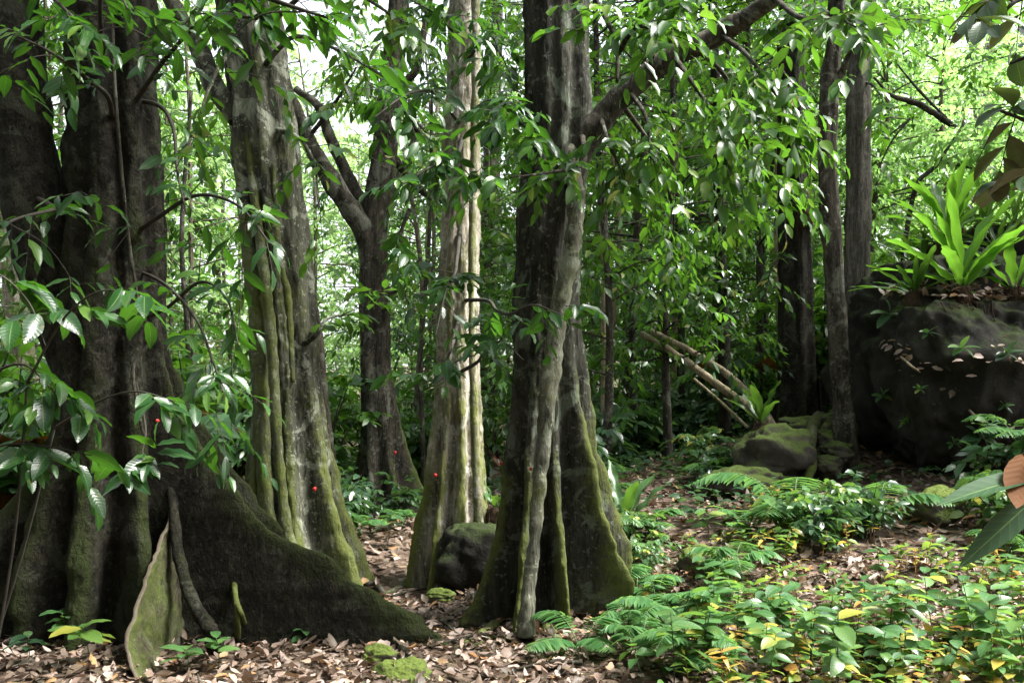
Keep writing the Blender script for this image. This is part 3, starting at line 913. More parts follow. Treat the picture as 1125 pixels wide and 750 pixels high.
# ---- T4: the pale fluted tree
def pale_tree():
    d = 8.7
    b = at(500, 640, d)
    z0 = g1(b[0], b[1])
    t = thing('pale_fluted_tree', 'pale grey tree of bundled ribs with yellow-green moss, beside the mossy boulder', 'tree', (b[0], b[1], z0))
    mb = MB()
    rows = [(-420, 516, 8), (-150, 514, 9), (0, 511, 10), (250, 506, 13), (400, 503, 15), (600, 500, 19), (640, 499, 20), (700, 499, 20)]
    fl = [(-30, .14, 2.6, 1.6, .06, .1, .075), (-78, .2, 2.6, 1.8, .055, .1, .085), (-115, .26, 2.4, 1.9, .045, .08, .08), (-160, .25, 2.2, 1.8, .05, .08, .09), (150, .2, 2.2, 1.8, .05, .08, .08), (15, .16, 2.4, 1.6, .05, .08, .08), (75, .2, 2.2, 1.6, .06, .08, .06)]
    loft(mb, rows, d, fl, z0, nz=260, seed=32, rough=.045)
    mb.build('trunk', M['bark_pale'], t)
    mb = MB()
    tube(mb, [at(523, -100, 8.45), at(522, 100, 8.45), at(519, 260, 8.4), at(518, 330, 8.38), at(521, 450, 8.36), at(527, 600, 8.3)], [.035, .04, .04, .03, .04, .05], n=70, seg=12, rough=.2, ridge=.4)
    mb.build('aerial_root', M['bark_pale'], t)
    for pix in (((468, 632), (450, 640), (430, 652), (415, 652)), ((520, 628), (528, 640), (535, 652))):
        mb = MB()
        tube(mb, root_line(*pix, lift=.0), [.07, .05, .03, .012], n=30, seg=10, rough=.2, ridge=.4)
        mb.build('surface_root', M['bark_mid'], t)
    mark(t, 478, 522, 8.36, .026)
    for k, (pts, n) in enumerate([([at(508, 140, 8.7), at(485, 110, 7.8), at(470, 100, 7.2), at(445, 105, 6.6), at(410, 130, 6.2)], 20), ([at(508, 150, 8.7), at(505, 165, 7.6), at(500, 170, 7.0), at(470, 185, 6.4), at(440, 205, 6.2)], 26),
                                  ([at(508, 130, 8.7), at(535, 112, 7.6), at(545, 115, 7.0), at(570, 135, 6.0), at(600, 150, 5.8)], 26), ([at(510, 70, 8.7), at(530, 45, 8), at(540, 40, 7.5), at(560, 80, 7.0)], 20),
                                  ([at(506, 250, 8.7), at(502, 285, 7.8), at(500, 300, 7.4), at(490, 320, 6.8), at(478, 370, 6.4)], 16), ([at(510, 60, 8.7), at(490, 25, 8.4), at(470, 10, 8), at(450, 0, 7.4)], 20),
                                  ([at(505, 330, 8.7), at(535, 330, 7.9), at(545, 340, 7.4), at(560, 345, 6.4), at(585, 335, 5.9), at(615, 345, 5.7)], 11),
                                  ([at(503, 410, 8.7), at(524, 398, 7.8), at(530, 390, 7.4), at(550, 375, 6.6), at(575, 395, 6.0)], 9),
                                  ([at(504, 350, 8.7), at(498, 375, 7.8), at(495, 385, 7.2), at(490, 400, 6.8), at(520, 390, 6.3)], 8)]):
        bough(t, M['twig'], NEAR, pts, .02, .004, n, L=.135, ln=.36, k=7, T=HI if k in (0, 1, 2, 6, 7, 8) else MED, subs=2 if k < 6 else 1, seed=k + 50, sub_len=.55, wave=.1 if k in (0, 1, 2, 6, 7, 8) else 0, rod=.0025)
    wood, leaf = MB(), MB()
    canopy(leaf, wood, at(516, -420, d), [(-.4, 8.6, 10.6), (.9, 9.6, 10), (-1.4, 7.6, 10), (.6, 7.2, 9.8), (-.4, 11, 9.6), (1.8, 8.2, 9.3)], 1.1, 32)
    wood.build('limb', M['bark_pale'], t)
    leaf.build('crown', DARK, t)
pale_tree()

# ---- T5: the central tree
def central_tree():
    d = 6.95
    b = at(602, 690, d)
    z0 = 0.02
    t = thing('buttressed_tree', 'dark tree with mossy plate buttresses and a free pale rib down its front', 'tree', (b[0], b[1], z0))
    mb = MB()
    rows = [(-420, 615, 26), (-150, 612, 29), (0, 610, 31), (90, 610, 31), (170, 609, 32), (260, 603, 31), (350, 598, 29), (500, 597, 28), (600, 599, 27), (690, 602, 27), (750, 602, 27)]
    fl = [(8, .52, 2.6, 1.25, .06, .05, .035), (-32, .5, 2.4, 1.35, .05, .04, .03), (-75, .32, 2.2, 1.6, .045, .05, .03), (-112, .42, 2.3, 2.0, .045, .04, .02), (-158, .46, 2.3, 2.3, .05, .04, .02), (165, .36, 2.2, 2.1, .05, .05, .02), (100, .5, 2.2, 1.5, .06, .05, .03), (50, .45, 2.4, 1.4, .06, .05, .03)]
    loft(mb, rows, d, fl, z0, nz=300, seed=43, rough=.05)
    mb.build('trunk', M['bark_centre'], t)
    mb = MB()
    tube(mb, [at(618, 130, 6.95), at(631, 195, 6.74), at(630, 265, 6.55), at(615, 340, 6.48), at(603, 430, 6.42), at(594, 520, 6.36), at(586, 600, 6.3), at(580, 660, 6.26), at(578, 700, 6.22)],
         [.045, .06, .066, .066, .06, .052, .045, .05, .08], n=130, seg=20, rough=.26, seed=9, ridge=.12)
    mb.build('aerial_root', M['bark_rib'], t, label='free pale green rib running down the front of the trunk')
    for pix in (((545, 690), (530, 700), (515, 706), (500, 720)), ((600, 692), (612, 704), (616, 716), (625, 730)), ((575, 700), (560, 706), (535, 705), (520, 712)), ((680, 640), (700, 655), (715, 660), (740, 664))):
        mb = MB()
        tube(mb, root_line(*pix, lift=.01), [.05, .035, .025, .01], n=30, seg=10, rough=.25, ridge=.6)
        mb.build('surface_root', M['bark_mid'], t)
    mark(t, 583, 515, 6.42, .017)
    limb(t, M['bark_fork'], [at(620, 195, 6.95), at(640, 158, 6.9), at(662, 128, 6.85), at(690, 100, 6.8), at(740, 62, 6.7), at(790, 38, 6.6), at(850, -2, 6.4), at(930, -70, 6.2)], [.14, .125, .105, .09, .08, .072, .06, .04], n=60, seg=16, rough=.14, seed=2)
    limb(t, M['bark_fork'], [at(645, -20, 6.7), at(668, 25, 6.2), at(678, 50, 6.1), at(678, 90, 6.0)], [.02, .018, .016, .012], n=30, seg=8, rough=.2)
    for k, (pts, n, hi) in enumerate([([at(690, 100, 6.8), at(710, 130, 6.4), at(715, 180, 6.2)], 16, 1), ([at(740, 62, 6.7), at(760, 90, 6.2), at(785, 130, 6.0), at(800, 190, 5.8)], 24, 1),
                                      ([at(790, 38, 6.6), at(820, 60, 6.2), at(850, 100, 6.0), at(870, 140, 6)], 24, 1), ([at(660, 130, 6.8), at(670, 160, 6.4), at(690, 200, 6.2)], 14, 1),
                                      ([at(715, 80, 6.8), at(720, 40, 6.4), at(740, 10, 6.0), at(770, -10, 5.8)], 26, 1), ([at(678, 60, 6.1), at(700, 30, 5.8), at(730, 40, 5.6)], 16, 1),
                                      ([at(850, -2, 6.4), at(880, 20, 5.6), at(910, 15, 5.0), at(940, 30, 4.6)], 16, 1), ([at(760, 50, 6.7), at(800, 90, 7.2), at(830, 180, 7.5), at(870, 200, 7.6)], 26, 0),
                                      ([at(640, 150, 6.8), at(640, 180, 6.2), at(600, 190, 5.8), at(560, 195, 5.6)], 12, 1), ([at(680, 110, 6.8), at(720, 170, 7.4), at(740, 240, 7.8), at(730, 300, 8)], 30, 0)]):
        bough(t, M['bark_fork'], [M['leaf_mid'], M['twig']], pts, .022, .004, int(n * 1.4), L=.12, ln=.36, k=7, T=HI if hi else MED, subs=2, seed=k + 70, sub_len=.6, wave=.1 if hi else 0, rod=.0025)
    wood, leaf = MB(), MB()
    canopy(leaf, wood, at(615, -420, d), [(.5, 6.6, 9.8), (.2, 4.6, 9.4), (-.8, 6, 9.6), (1.6, 8.2, 9.4), (-.6, 2, 9), (-1.1, 5.7, 8.3), (.1, 6.1, 8.0), (-1.5, 6.6, 8.0), (.9, 5.7, 8.5), (1.7, 6.3, 8.9)], 1.1, 30)  # last clumps added above the view to cast shade on the left tree
    wood.build('limb', M['bark_centre'], t)
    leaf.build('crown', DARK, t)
central_tree()

# ---- the trees on the right
def right_trees():
    d = 13.4
    b = at(875, 478, d)
    z0 = g1(b[0], b[1])
    t = thing('forest_tree', 'dark upright tree with clinging vines standing behind the mossy stone heap', 'tree', (b[0], b[1], z0))
    mb = MB()
    loft(mb, [(-420, 866, 8), (-100, 868, 9), (0, 869, 10), (100, 871, 12), (230, 873, 14), (400, 875, 15), (480, 875, 16), (530, 875, 16)], d,
         [(-30, .12, 1.6, 1.5, .06, .1, .04), (-90, .15, 1.6, 1.5, .05, .1, .045), (-150, .15, 1.6, 1.5, .05, .1, .05), (150, .15, 1.6, 1.5, .05, .1, .05), (30, .15, 1.6, 1.5, .05, .1, .05), (90, .15, 1.6, 1.5, .05, .1, .03)], z0, nz=110, seed=52, rough=.05)
    mb.build('trunk', M['bark_dark'], t)
    wood, leaf = MB(), MB()
    for k, (pts, n) in enumerate([([at(868, 60, 13.4), at(845, 70, 13), at(820, 120, 12.7)], 26), ([at(870, 100, 13.4), at(890, 130, 13), at(890, 200, 12.6)], 20), ([at(868, 30, 13.4), at(890, 0, 13), at(910, 30, 12.6)], 22), ([at(872, 280, 13.4), at(850, 290, 13), at(840, 330, 12.8)], 12)]):
        bough(t, M['bark_fork'], MID, pts, .03, .008, n, L=.17, ln=.45, k=7, T=LO, subs=2, seed=k + 90, rod=.004)
    canopy(leaf, wood, at(866, -420, d), [(4.3, 13, 12.5), (3, 14, 11), (5.4, 14.5, 11), (3.4, 12, 11), (4.6, 15.5, 10.4)], 1.1, 30)
    wood.build('limb', M['bark_fork'], t)
    leaf.build('crown', MID, t)
    d = 11.6
    b = at(930, 470, d)
    t = thing('forest_tree', 'thin grey crooked trunk rising beside the straight furrowed trunk at the boulder', 'tree', (b[0], b[1], g1(b[0], b[1])))
    mb = MB()
    loft(mb, [(-420, 930, 6), (-60, 922, 7), (30, 918, 7.5), (100, 912, 8.5), (180, 909, 10), (250, 914, 9.5), (330, 919, 9.5), (400, 924, 9.5), (520, 932, 11)], d, [(-60, .06, 1, 1.5, .04, .1, .012), (60, .06, 1, 1.5, .04, .1, .015), (180, .08, 1, 1.5, .04, .1, .015)], g1(b[0], b[1]), nz=110, seed=61, rough=.05)
    mb.build('trunk', M['bark_fork'], t)
    wood, leaf = MB(), MB()
    limb(t, M['bark_fork'], [at(914, 100, 11.6), at(925, 80, 11.5), at(932, 62, 11.3), at(945, 45, 11.2)], [.06, .05, .035, .02], seg=8)
    for k, (pts, n) in enumerate([([at(918, 40, 11.6), at(935, 25, 10), at(945, 25, 8.5), at(950, 45, 7.5)], 14), ([at(918, 20, 11.6), at(890, 5, 10), at(870, 25, 9)], 20), ([at(918, 0, 11.6), at(950, -20, 10.6), at(975, 10, 10)], 16)]):
        bough(t, M['bark_fork'], MID, pts, .025, .006, n, L=.2, ln=.4, k=7, T=MED, subs=2, seed=k + 95, rod=.003)
    canopy(leaf, wood, at(930, -420, d), [(4.6, 11.4, 11.4), (3.6, 10.6, 10.6), (5.5, 12, 10.4)], 1.0, 40)
    wood.build('limb', M['bark_fork'], t)
    leaf.build('crown', MID, t)
    d = 12.6
    b = at(940, 450, d)
    t = thing('forest_tree', 'straight brown furrowed trunk rising from behind the big boulder', 'tree', (b[0], b[1], g1(b[0], b[1])))
    mb = MB()
    loft(mb, [(-420, 952, 8), (-60, 947, 10), (0, 946, 10.5), (100, 944, 11.5), (250, 943, 12.5), (400, 940, 14), (540, 938, 18)], d, [(-45, .12, .8, 1.5, .06, .1, .0), (60, .12, .8, 1.5, .06, .1, .0), (180, .12, .8, 1.5, .06, .1, .0)], g1(b[0], b[1]), nz=110, seed=66, rough=.05)
    mb.build('trunk', M['bark_rough'], t)
    wood, leaf = MB(), MB()
    for k, (pts, n) in enumerate([([at(946, 30, 12.6), at(965, 20, 12.3), at(980, 30, 12)], 14), ([at(945, 90, 12.6), at(960, 95, 12.3), at(975, 120, 12)], 8)]):
        bough(t, M['bark_fork'], MID, pts, .025, .006, n, L=.16, ln=.4, k=7, T=MED, subs=1, seed=k + 98, rod=.003)
    canopy(leaf, wood, at(952, -420, d), [(5, 12.6, 12.2), (4, 13.6, 11.4), (6, 13.2, 11.2)], 1.0, 40)
    wood.build('limb', M['bark_rough'], t)
    leaf.build('crown', MID, t)
right_trees()

# ------------------------------------------------------------------ forest behind: a few kinds, copied
def make_tree(seed, H, r, crown0, spread, n_clump, n_tw, L, mats, bark, lean=0.0, T=LO):
    global rng
    keep, rng = rng, np.random.default_rng(seed)
    t = thing('forest_tree', '', 'tree', (0, 0, 0))
    mb = MB()
    bend = rng.normal(0, .25, (5, 2)) * np.linspace(0, 1, 5)[:, None] + np.linspace(0, 1, 5)[:, None] * lean
    pts = np.c_[bend, np.linspace(-.3, H, 5)]
    tube(mb, pts, [r * 1.35, r, r * .85, r * .6, r * .25], n=50, seg=14, rough=.14, seed=seed)
    mb.build('trunk', bark, t)
    P = smooth_path(pts, 60)
    wood, leaf = MB(), MB()
    for k in range(n_clump):
        f = (k + rng.uniform(0, 1)) / n_clump
        z = crown0 + (H + .5 - crown0) * f
        a = rng.uniform(0, 2 * np.pi)
        base = P[np.argmin(np.abs(P[:, 2] - z + .4))]
        rad = spread * (.35 + .65 * np.sin(np.pi * min(1, .15 + .85 * f)) ** .7) * rng.uniform(.35, 1.1)
        e = base + np.array([math.cos(a) * rad, math.sin(a) * rad, rng.uniform(-.2, .5)])
        tube(wood, [base, (base + e) / 2 + UP * .12, e], [r * .3, r * .2, r * .07], n=10, seg=6, rough=.1, seed=k)
        cr = rng.uniform(.5, .95) * spread * .36
        clump(leaf, e, (cr, cr, cr * .6), n_tw, k=7, L=L, T=T, ln=.45, hang=.45, rod=.004)
    wood.build('limb', bark, t)
    leaf.build('crown', mats, t)
    rng = keep
    return t

FG = 'trees of the forest behind'
kinds = {
    'dense': (make_tree(101, 10.5, .06, 1.3, 2.3, 54, 15, .18, MID, M['bark_bg']), 'slender forest tree with dense mid-green foliage far behind the trunks'),
    'loose': (make_tree(102, 12.5, .07, 2.2, 2.6, 40, 13, .18, MID, M['bark_fork']), 'tall forest tree with loose airy foliage far behind the trunks'),
    'dark': (make_tree(103, 9.0, .07, 1.0, 2.0, 40, 14, .16, DARK, M['bark_bg']), 'small dark leafy forest tree in the gloom behind the trunks'),
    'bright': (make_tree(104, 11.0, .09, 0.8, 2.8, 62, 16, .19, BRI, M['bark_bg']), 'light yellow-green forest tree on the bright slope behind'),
}
M['leaf_pale'] = leaf_mat('haze_paled_leaf', [(0, (.06, .13, .03)), (.5, (.10, .19, .05)), (1, (.2, .28, .08))], (.42, .66, .22), .52, .42, .4)  # paler leaf colour stands in for haze and glow behind the trunks
kinds['pale'] = (make_tree(105, 12.0, .065, 1.2, 2.6, 46, 14, .18, [M['leaf_pale'], M['twig']], M['bark_bg']), 'airy green tree coloured haze-pale beyond the trunks')
first = set()
def put_tree(kind, x, y, sc, rz, dz=0.0):
    src, lab = kinds[kind]
    p = (x, y, g1(x, y) + dz)
    if kind in first:
        o = copy_tree(src, p, (0, 0, rz), sc, lab)
    else:
        first.add(kind)
        o = src
        o.location = p
        o.rotation_euler = (0, 0, rz)
        o.scale = (sc, sc, sc)
        o['label'] = lab
    o['group'] = FG
    return o

KINDW = {'dense': 'dense mid-green tree', 'loose': 'tall airy tree', 'dark': 'small dark tree', 'bright': 'yellow-green tree', 'pale': 'haze-pale green tree'}
SHRUBW = {'blue': 'low broad-leaved shrub', 'tall': 'head-high leafy shrub', 'dark': 'dark leafy shrub', 'big': 'brown-backed big-leaved shrub', 'pale': 'light green low plant'}
REGION = [(64, 'at the left edge beyond the huge dark tree'), (190, 'behind the huge dark tree'), (275, 'between huge dark tree and leaning tree'), (350, 'behind the leaning mossy tree'),
          (395, 'between leaning tree and forked tree'), (465, 'behind the dark forked tree'), (535, 'behind the pale fluted tree'), (580, 'between pale tree and central tree'), (660, 'behind the central tree'),
          (725, 'just right of the central tree'), (785, 'by the pole-like tree and fallen trunks'), (850, 'left of the vine-clad tree'), (905, 'behind the vine-clad tree'), (960, 'behind the furrowed trunk'),
          (1040, 'behind the left half of the boulder'), (9999, 'behind the boulder by the frame edge')]
CLEARING = [(740, 'beside the central tree roots'), (840, 'in the clearing by the low flat stone'), (900, 'before the mossy stone heap'), (1000, 'before the boulder hollow'), (9999, 'before the boulder by the frame edge')]
RANK = ['nearest', 'second nearest', 'third nearest', 'fourth nearest', 'fifth nearest', 'sixth nearest']
def place_labels(rows, words):
    cells = {}
    for k, (kd, px, d, sc) in enumerate(rows):
        reg = CLEARING if d < 10.6 and px > 640 else REGION
        where = next(w for lim, w in reg if px < lim)
        cells.setdefault((kd, where), []).append((d, k))
    out = {}
    for (kd, where), v in cells.items():
        for r, (_, k) in enumerate(sorted(v)):
            rank = '' if len(v) == 1 else ('farthest ' if r == len(v) - 1 else RANK[r] + ' ')
            out[k] = rank + words[kd] + ' ' + where
    return out

def pxd(px, d):
    return (px - CX) / F * d

forest = [('dense', 30, 15, .9), ('pale', 215, 18, .9), ('loose', 130, 19, 1), ('pale', 250, 24, 1), ('pale', 345, 22, .95), ('pale', 330, 30, 1.0), ('pale', 400, 27, .9), ('pale', 470, 21, .95),
          ('dark', 455, 17, .9), ('loose', 540, 23, 1.0), ('dense', 575, 19, 1), ('loose', 665, 13.5, .85), ('loose', 700, 16.5, 1.0), ('loose', 745, 19, 1.1), ('dark', 650, 22, 1.1), ('loose', 790, 20, 1.1),
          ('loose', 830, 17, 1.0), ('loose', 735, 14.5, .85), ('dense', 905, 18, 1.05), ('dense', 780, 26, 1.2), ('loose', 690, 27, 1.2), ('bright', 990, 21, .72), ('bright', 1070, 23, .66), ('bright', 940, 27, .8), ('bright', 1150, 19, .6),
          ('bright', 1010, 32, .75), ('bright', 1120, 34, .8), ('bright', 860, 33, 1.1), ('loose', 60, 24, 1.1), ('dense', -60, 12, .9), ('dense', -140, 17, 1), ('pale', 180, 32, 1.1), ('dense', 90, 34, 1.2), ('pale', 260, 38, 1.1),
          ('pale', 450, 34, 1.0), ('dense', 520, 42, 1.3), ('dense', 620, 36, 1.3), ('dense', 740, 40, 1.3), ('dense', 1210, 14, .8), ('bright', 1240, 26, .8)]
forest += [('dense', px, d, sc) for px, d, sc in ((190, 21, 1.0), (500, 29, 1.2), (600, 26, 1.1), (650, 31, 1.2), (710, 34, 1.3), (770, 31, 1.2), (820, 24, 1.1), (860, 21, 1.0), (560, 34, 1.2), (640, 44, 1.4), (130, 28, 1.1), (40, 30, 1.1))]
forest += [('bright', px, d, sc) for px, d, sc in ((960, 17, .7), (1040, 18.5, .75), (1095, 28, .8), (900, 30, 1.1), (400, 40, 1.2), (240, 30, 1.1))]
LB = place_labels(forest, KINDW)
for k, (kd, px, d, sc) in enumerate(forest):
    put_tree(kd, pxd(px, d), d, sc, (k * 2.4) % 6.28)['label'] = LB[k]
ring = [('dense', 9.7, 11.4, 1.0), ('dense', 11.5, 9.6, 1.1), ('dark', -4.7, 3.3, 1.0), ('dark', -4.2, .4, 1.0), ('dark', -2.6, -2.6, 1.0), ('dark', -6.6, 5.6, 1.1)] + [('dark', 8.5 * math.sin(R(a)), 8.5 * math.cos(R(a)), 1.15) for a in (-175, -150, -125, -100, -78, 120, 145, 165)] + [('dark', 5.2 * math.sin(R(a)), 5.2 * math.cos(R(a)), 1.0) for a in (-170, -140, -110, 150)]  # unseen trees added to block low light and shade trunks and boulder
for k, (kd, x, y, sc) in enumerate(ring + [('dense', -7.5, -2, 1.0), ('dense', -3, -5, 1.0), ('dense', 1.5, -7, 1.1), ('dense', -9, 4, 1), ('loose', 6, -8, 1.1), ('dense', -6, -8, 1.1), ('loose', 9, -3, 1.0)]):
    o = put_tree(kd, x, y, sc, k * 1.9)
    o['label'] = 'unseen leafy tree added to shade the scene'
    o['group'] = 'unseen trees added for shade'

# far wood that reads as one mass
def far_wood():
    mb = MB()
    n = 3600
    a = rng.uniform(R(35), R(150), n)
    d = rng.uniform(44, 62, n)
    x, y = np.cos(a) * d, np.sin(a) * d
    hgt = 6 + 4.0 * fbm(np.stack([x * .18, y * .18, 0 * x], -1), 3, 9) + np.where(x > 8, -2, 0)
    z = gh(x, y) + rng.uniform(0, 1, n) ** .8 * np.maximum(hgt, 2)
    dd = rng.normal(0, 1, (n, 3)) * np.array([1, 1, .3])
    twigs(mb, np.stack([x, y, z], -1), dd, rng.uniform(.8, 1.6, n), k=9, L=.38, ratio=.24, T=LO, rod=0, hang=.4)
    o = mb.build('far_forest', [M['leaf_mid']])
    o['kind'] = 'stuff'
    o['label'] = 'far green wood closing the view between the trunks'
far_wood()

# ------------------------------------------------------------------ understory shrubs
def make_shrub(seed, H, n_stem, L, mats, k=9, T=MED, ratio=.24, spread=.5, tw=6):
    global rng
    keep, rng = rng, np.random.default_rng(seed)
    t = thing('shrub', '', 'shrub', (0, 0, 0))
    wood, leaf = MB(), MB()
    for s in range(n_stem):
        a = s * 2.4 + rng.uniform(0, 1)
        h = H * rng.uniform(.6, 1)
        sp = spread * rng.uniform(.4, 1)
        e = np.array([math.cos(a) * sp, math.sin(a) * sp, h])
        q = np.array([[math.cos(a) * .03, math.sin(a) * .03, -.1], e * np.array([.35, .35, .5]), e])
        tube(wood, q, [.012 * H, .009 * H, .003], n=14, seg=6)
        Q = smooth_path(q, 30)
        i = np.r_[rng.integers(10, 30, tw), 29]
        d = rng.normal(0, 1, (len(i), 3)) * np.array([1, 1, .2]) + UP * .15
        twigs(leaf, Q[i], d, rng.uniform(.25, .5, len(i)) * H ** .5, k=k, L=L, ratio=ratio, T=T, hang=.25, rod=.003, droop=.3)
    wood.build('stem', M['twig'], t)
    leaf.build('foliage', mats, t)
    rng = keep
    return t

sk = {
    'blue': (make_shrub(201, 1.1, 6, .2, [M['leaf_blue'], M['twig']], k=6), 'low broad-leaved understory shrub with glossy blue-green leaves'),
    'tall': (make_shrub(202, 2.3, 7, .19, [M['leaf_mid'], M['twig']], k=8, spread=.9, tw=9), 'head-high leafy understory shrub filling the gap between trunks'),
    'dark': (make_shrub(203, 1.7, 7, .2, [M['leaf_dark'], M['twig']], k=7, spread=.7, tw=8), 'dark understory shrub in deep shade behind the path'),
    'big': (make_shrub(204, 1.3, 4, .34, [M['leaf_brown'], M['twig']], k=5, T=HI, ratio=.26, tw=3), 'shrub with big drooping leaves, brown underneath'),
    'pale': (make_shrub(205, .65, 6, .13, [M['leaf_seed'], M['twig']], k=7, spread=.4, tw=5), 'knee-high light green leafy plant on the forest floor'),
}
def put_shrub(kind, p, sc, rz):
    src, lab = sk[kind]
    if ('s', kind) in first:
        o = copy_tree(src, p, (0, 0, rz), sc, lab)
    else:
        first.add(('s', kind))
        o = src
        o.location = [float(c) for c in p]
        o.rotation_euler = (0, 0, rz)
        o.scale = (sc, sc, sc)
        o['label'] = lab
    o['group'] = 'understory shrubs and low plants'
    return o

def gp(px, d):
    x = pxd(px, d)
    return np.array([x, d, g1(x, d)])

sl = [('dark', -10, 8.5, 1.1), ('dark', 15, 10, 1.2), ('tall', -40, 10.5, 1.1), ('tall', 30, 12.5, 1.0), ('big', 40, 8.2, 1.0), ('big', 225, 9.8, 1.1), ('big', 250, 10.8, 1.0), ('tall', 215, 12, 1.0), ('tall', 250, 14, 1.1), ('dark', 240, 11, .9),
      ('tall', 365, 16, 1.0), ('tall', 350, 13, .9), ('blue', 372, 11.2, .7), ('blue', 388, 12, .6), ('blue', 440, 12.0, .5), ('blue', 362, 10.2, .6), ('blue', 402, 11.8, .5), ('dark', 455, 16, 1), ('tall', 470, 18, 1.1), ('dark', 480, 20, 1.2), ('tall', 520, 25, 1.4),
      ('tall', 330, 19, 1.2), ('tall', 300, 22, 1.3), ('tall', 400, 24, 1.4), ('tall', 180, 16, 1.2), ('tall', 120, 15, 1.1), ('dark', 70, 11, 1),
      ('dark', 650, 17, 1.1), ('dark', 680, 18.5, 1.1), ('dark', 715, 20, 1.1), ('dark', 740, 21.5, 1.2), ('dark', 775, 22, 1.3), ('dark', 800, 19, 1.2), ('dark', 830, 18, 1.1), ('blue', 660, 14.5, 1.1), ('blue', 690, 16, 1.2), ('blue', 720, 17.5, 1.3), ('blue', 750, 18.5, 1.3), ('blue', 775, 16.5, .9), ('blue', 800, 15.2, .7), ('blue', 645, 13, .9), ('dark', 700, 23, 1.5), ('dark', 760, 25, 1.6), ('dark', 660, 24, 1.5), ('dark', 810, 24, 1.6), ('dark', 850, 22, 1.5),
      ('pale', 770, 13, .9), ('blue', 785, 11.6, .5), ('blue', 800, 12, .5),
      ('tall', 905, 15, 1.1), ('tall', 930, 16, 1.2), ('dark', 900, 15.5, 1.0), ('tall', 975, 15.5, 1.3), ('tall', 1010, 16, 1.2), ('tall', 1060, 15, 1.0), ('blue', 840, 15.5, .7), ('big', 810, 16, 1.1), ('big', 1090, 13, 1.0),
      ('pale', 715, 7.9, .5), ('pale', 690, 8.8, .6), ('pale', 885, 8.3, .85), ('pale', 915, 8.5, .8), ('blue', 905, 8.0, .45), ('blue', 955, 8.4, .5), ('pale', 1100, 8.6, .9), ('pale', 1125, 8.2, 1.1), ('blue', 1110, 9.2, .8)]
LB = place_labels(sl, SHRUBW)
for k, (kd, px, d, sc) in enumerate(sl):
    put_shrub(kd, gp(px, d), sc, k * 2.1)['label'] = LB[k]

# ------------------------------------------------------------------ rocks
SURF = {}
def surf_at(label, px, py):
    V = SURF[label]
    sx = CX + V[:, 0] / V[:, 1] * F
    sy = HY - (V[:, 2] - EYE) / V[:, 1] * F
    e = (sx - px) ** 2 + (sy - py) ** 2
    k = np.nonzero(e < max(30, e.min() * 1.5))[0]
    return V[k[np.argmin(V[k, 1])]]

def rock(name, label, c, rad, seed, mat, amp=.22, n=72, m=110, under=None, pw=.86):
    c, rad = np.asarray(c, float), np.asarray(rad, float)
    ph = np.linspace(0, np.pi, n)
    th = np.linspace(0, 2 * np.pi, m, endpoint=False)
    Pg, Tg = np.meshgrid(ph, th, indexing='ij')
    u = np.stack([np.sin(Pg) * np.cos(Tg), np.sin(Pg) * np.sin(Tg), np.cos(Pg)], -1)
    r = 1 + amp * fbm(u * 1.3 + seed, 3, seed) + amp * .45 * (1 - np.abs(fbm(u * 2.6 + seed, 3, seed + 3))) - amp * .3
    u = np.sign(u) * np.abs(u) ** pw
    V = u * r[..., None]
    if under is not None:
        V = under(V)
    V = V * rad
    V = V + u * (min(.10, .09 * rad.max()) * (.5 - np.abs(fbm(V * 1.6 + seed, 4, seed + 11))) + (.16 if rad.max() > 1.2 else .0) * (.45 - np.abs(fbm(V * np.array([1.3, 1.3, .8]) + seed * 3, 5, seed + 21))) + .035 * fbm(V * 3.2 + seed, 4, seed + 5) + .012 * fbm(V * 12, 3, seed + 7))[..., None]
    i = np.arange(n - 1)[:, None] * m
    j = np.arange(m)[None]
    j2 = (j + 1) % m
    q = np.stack([i + j, i + m + j, i + m + j2, i + j2], -1).reshape(-1, 4)
    mb = MB()
    mb.add(V + c, [q])
    SURF[label] = (V + c).reshape(-1, 3)
    return tag(mb.build(name, mat, origin=c), label, 'rock')

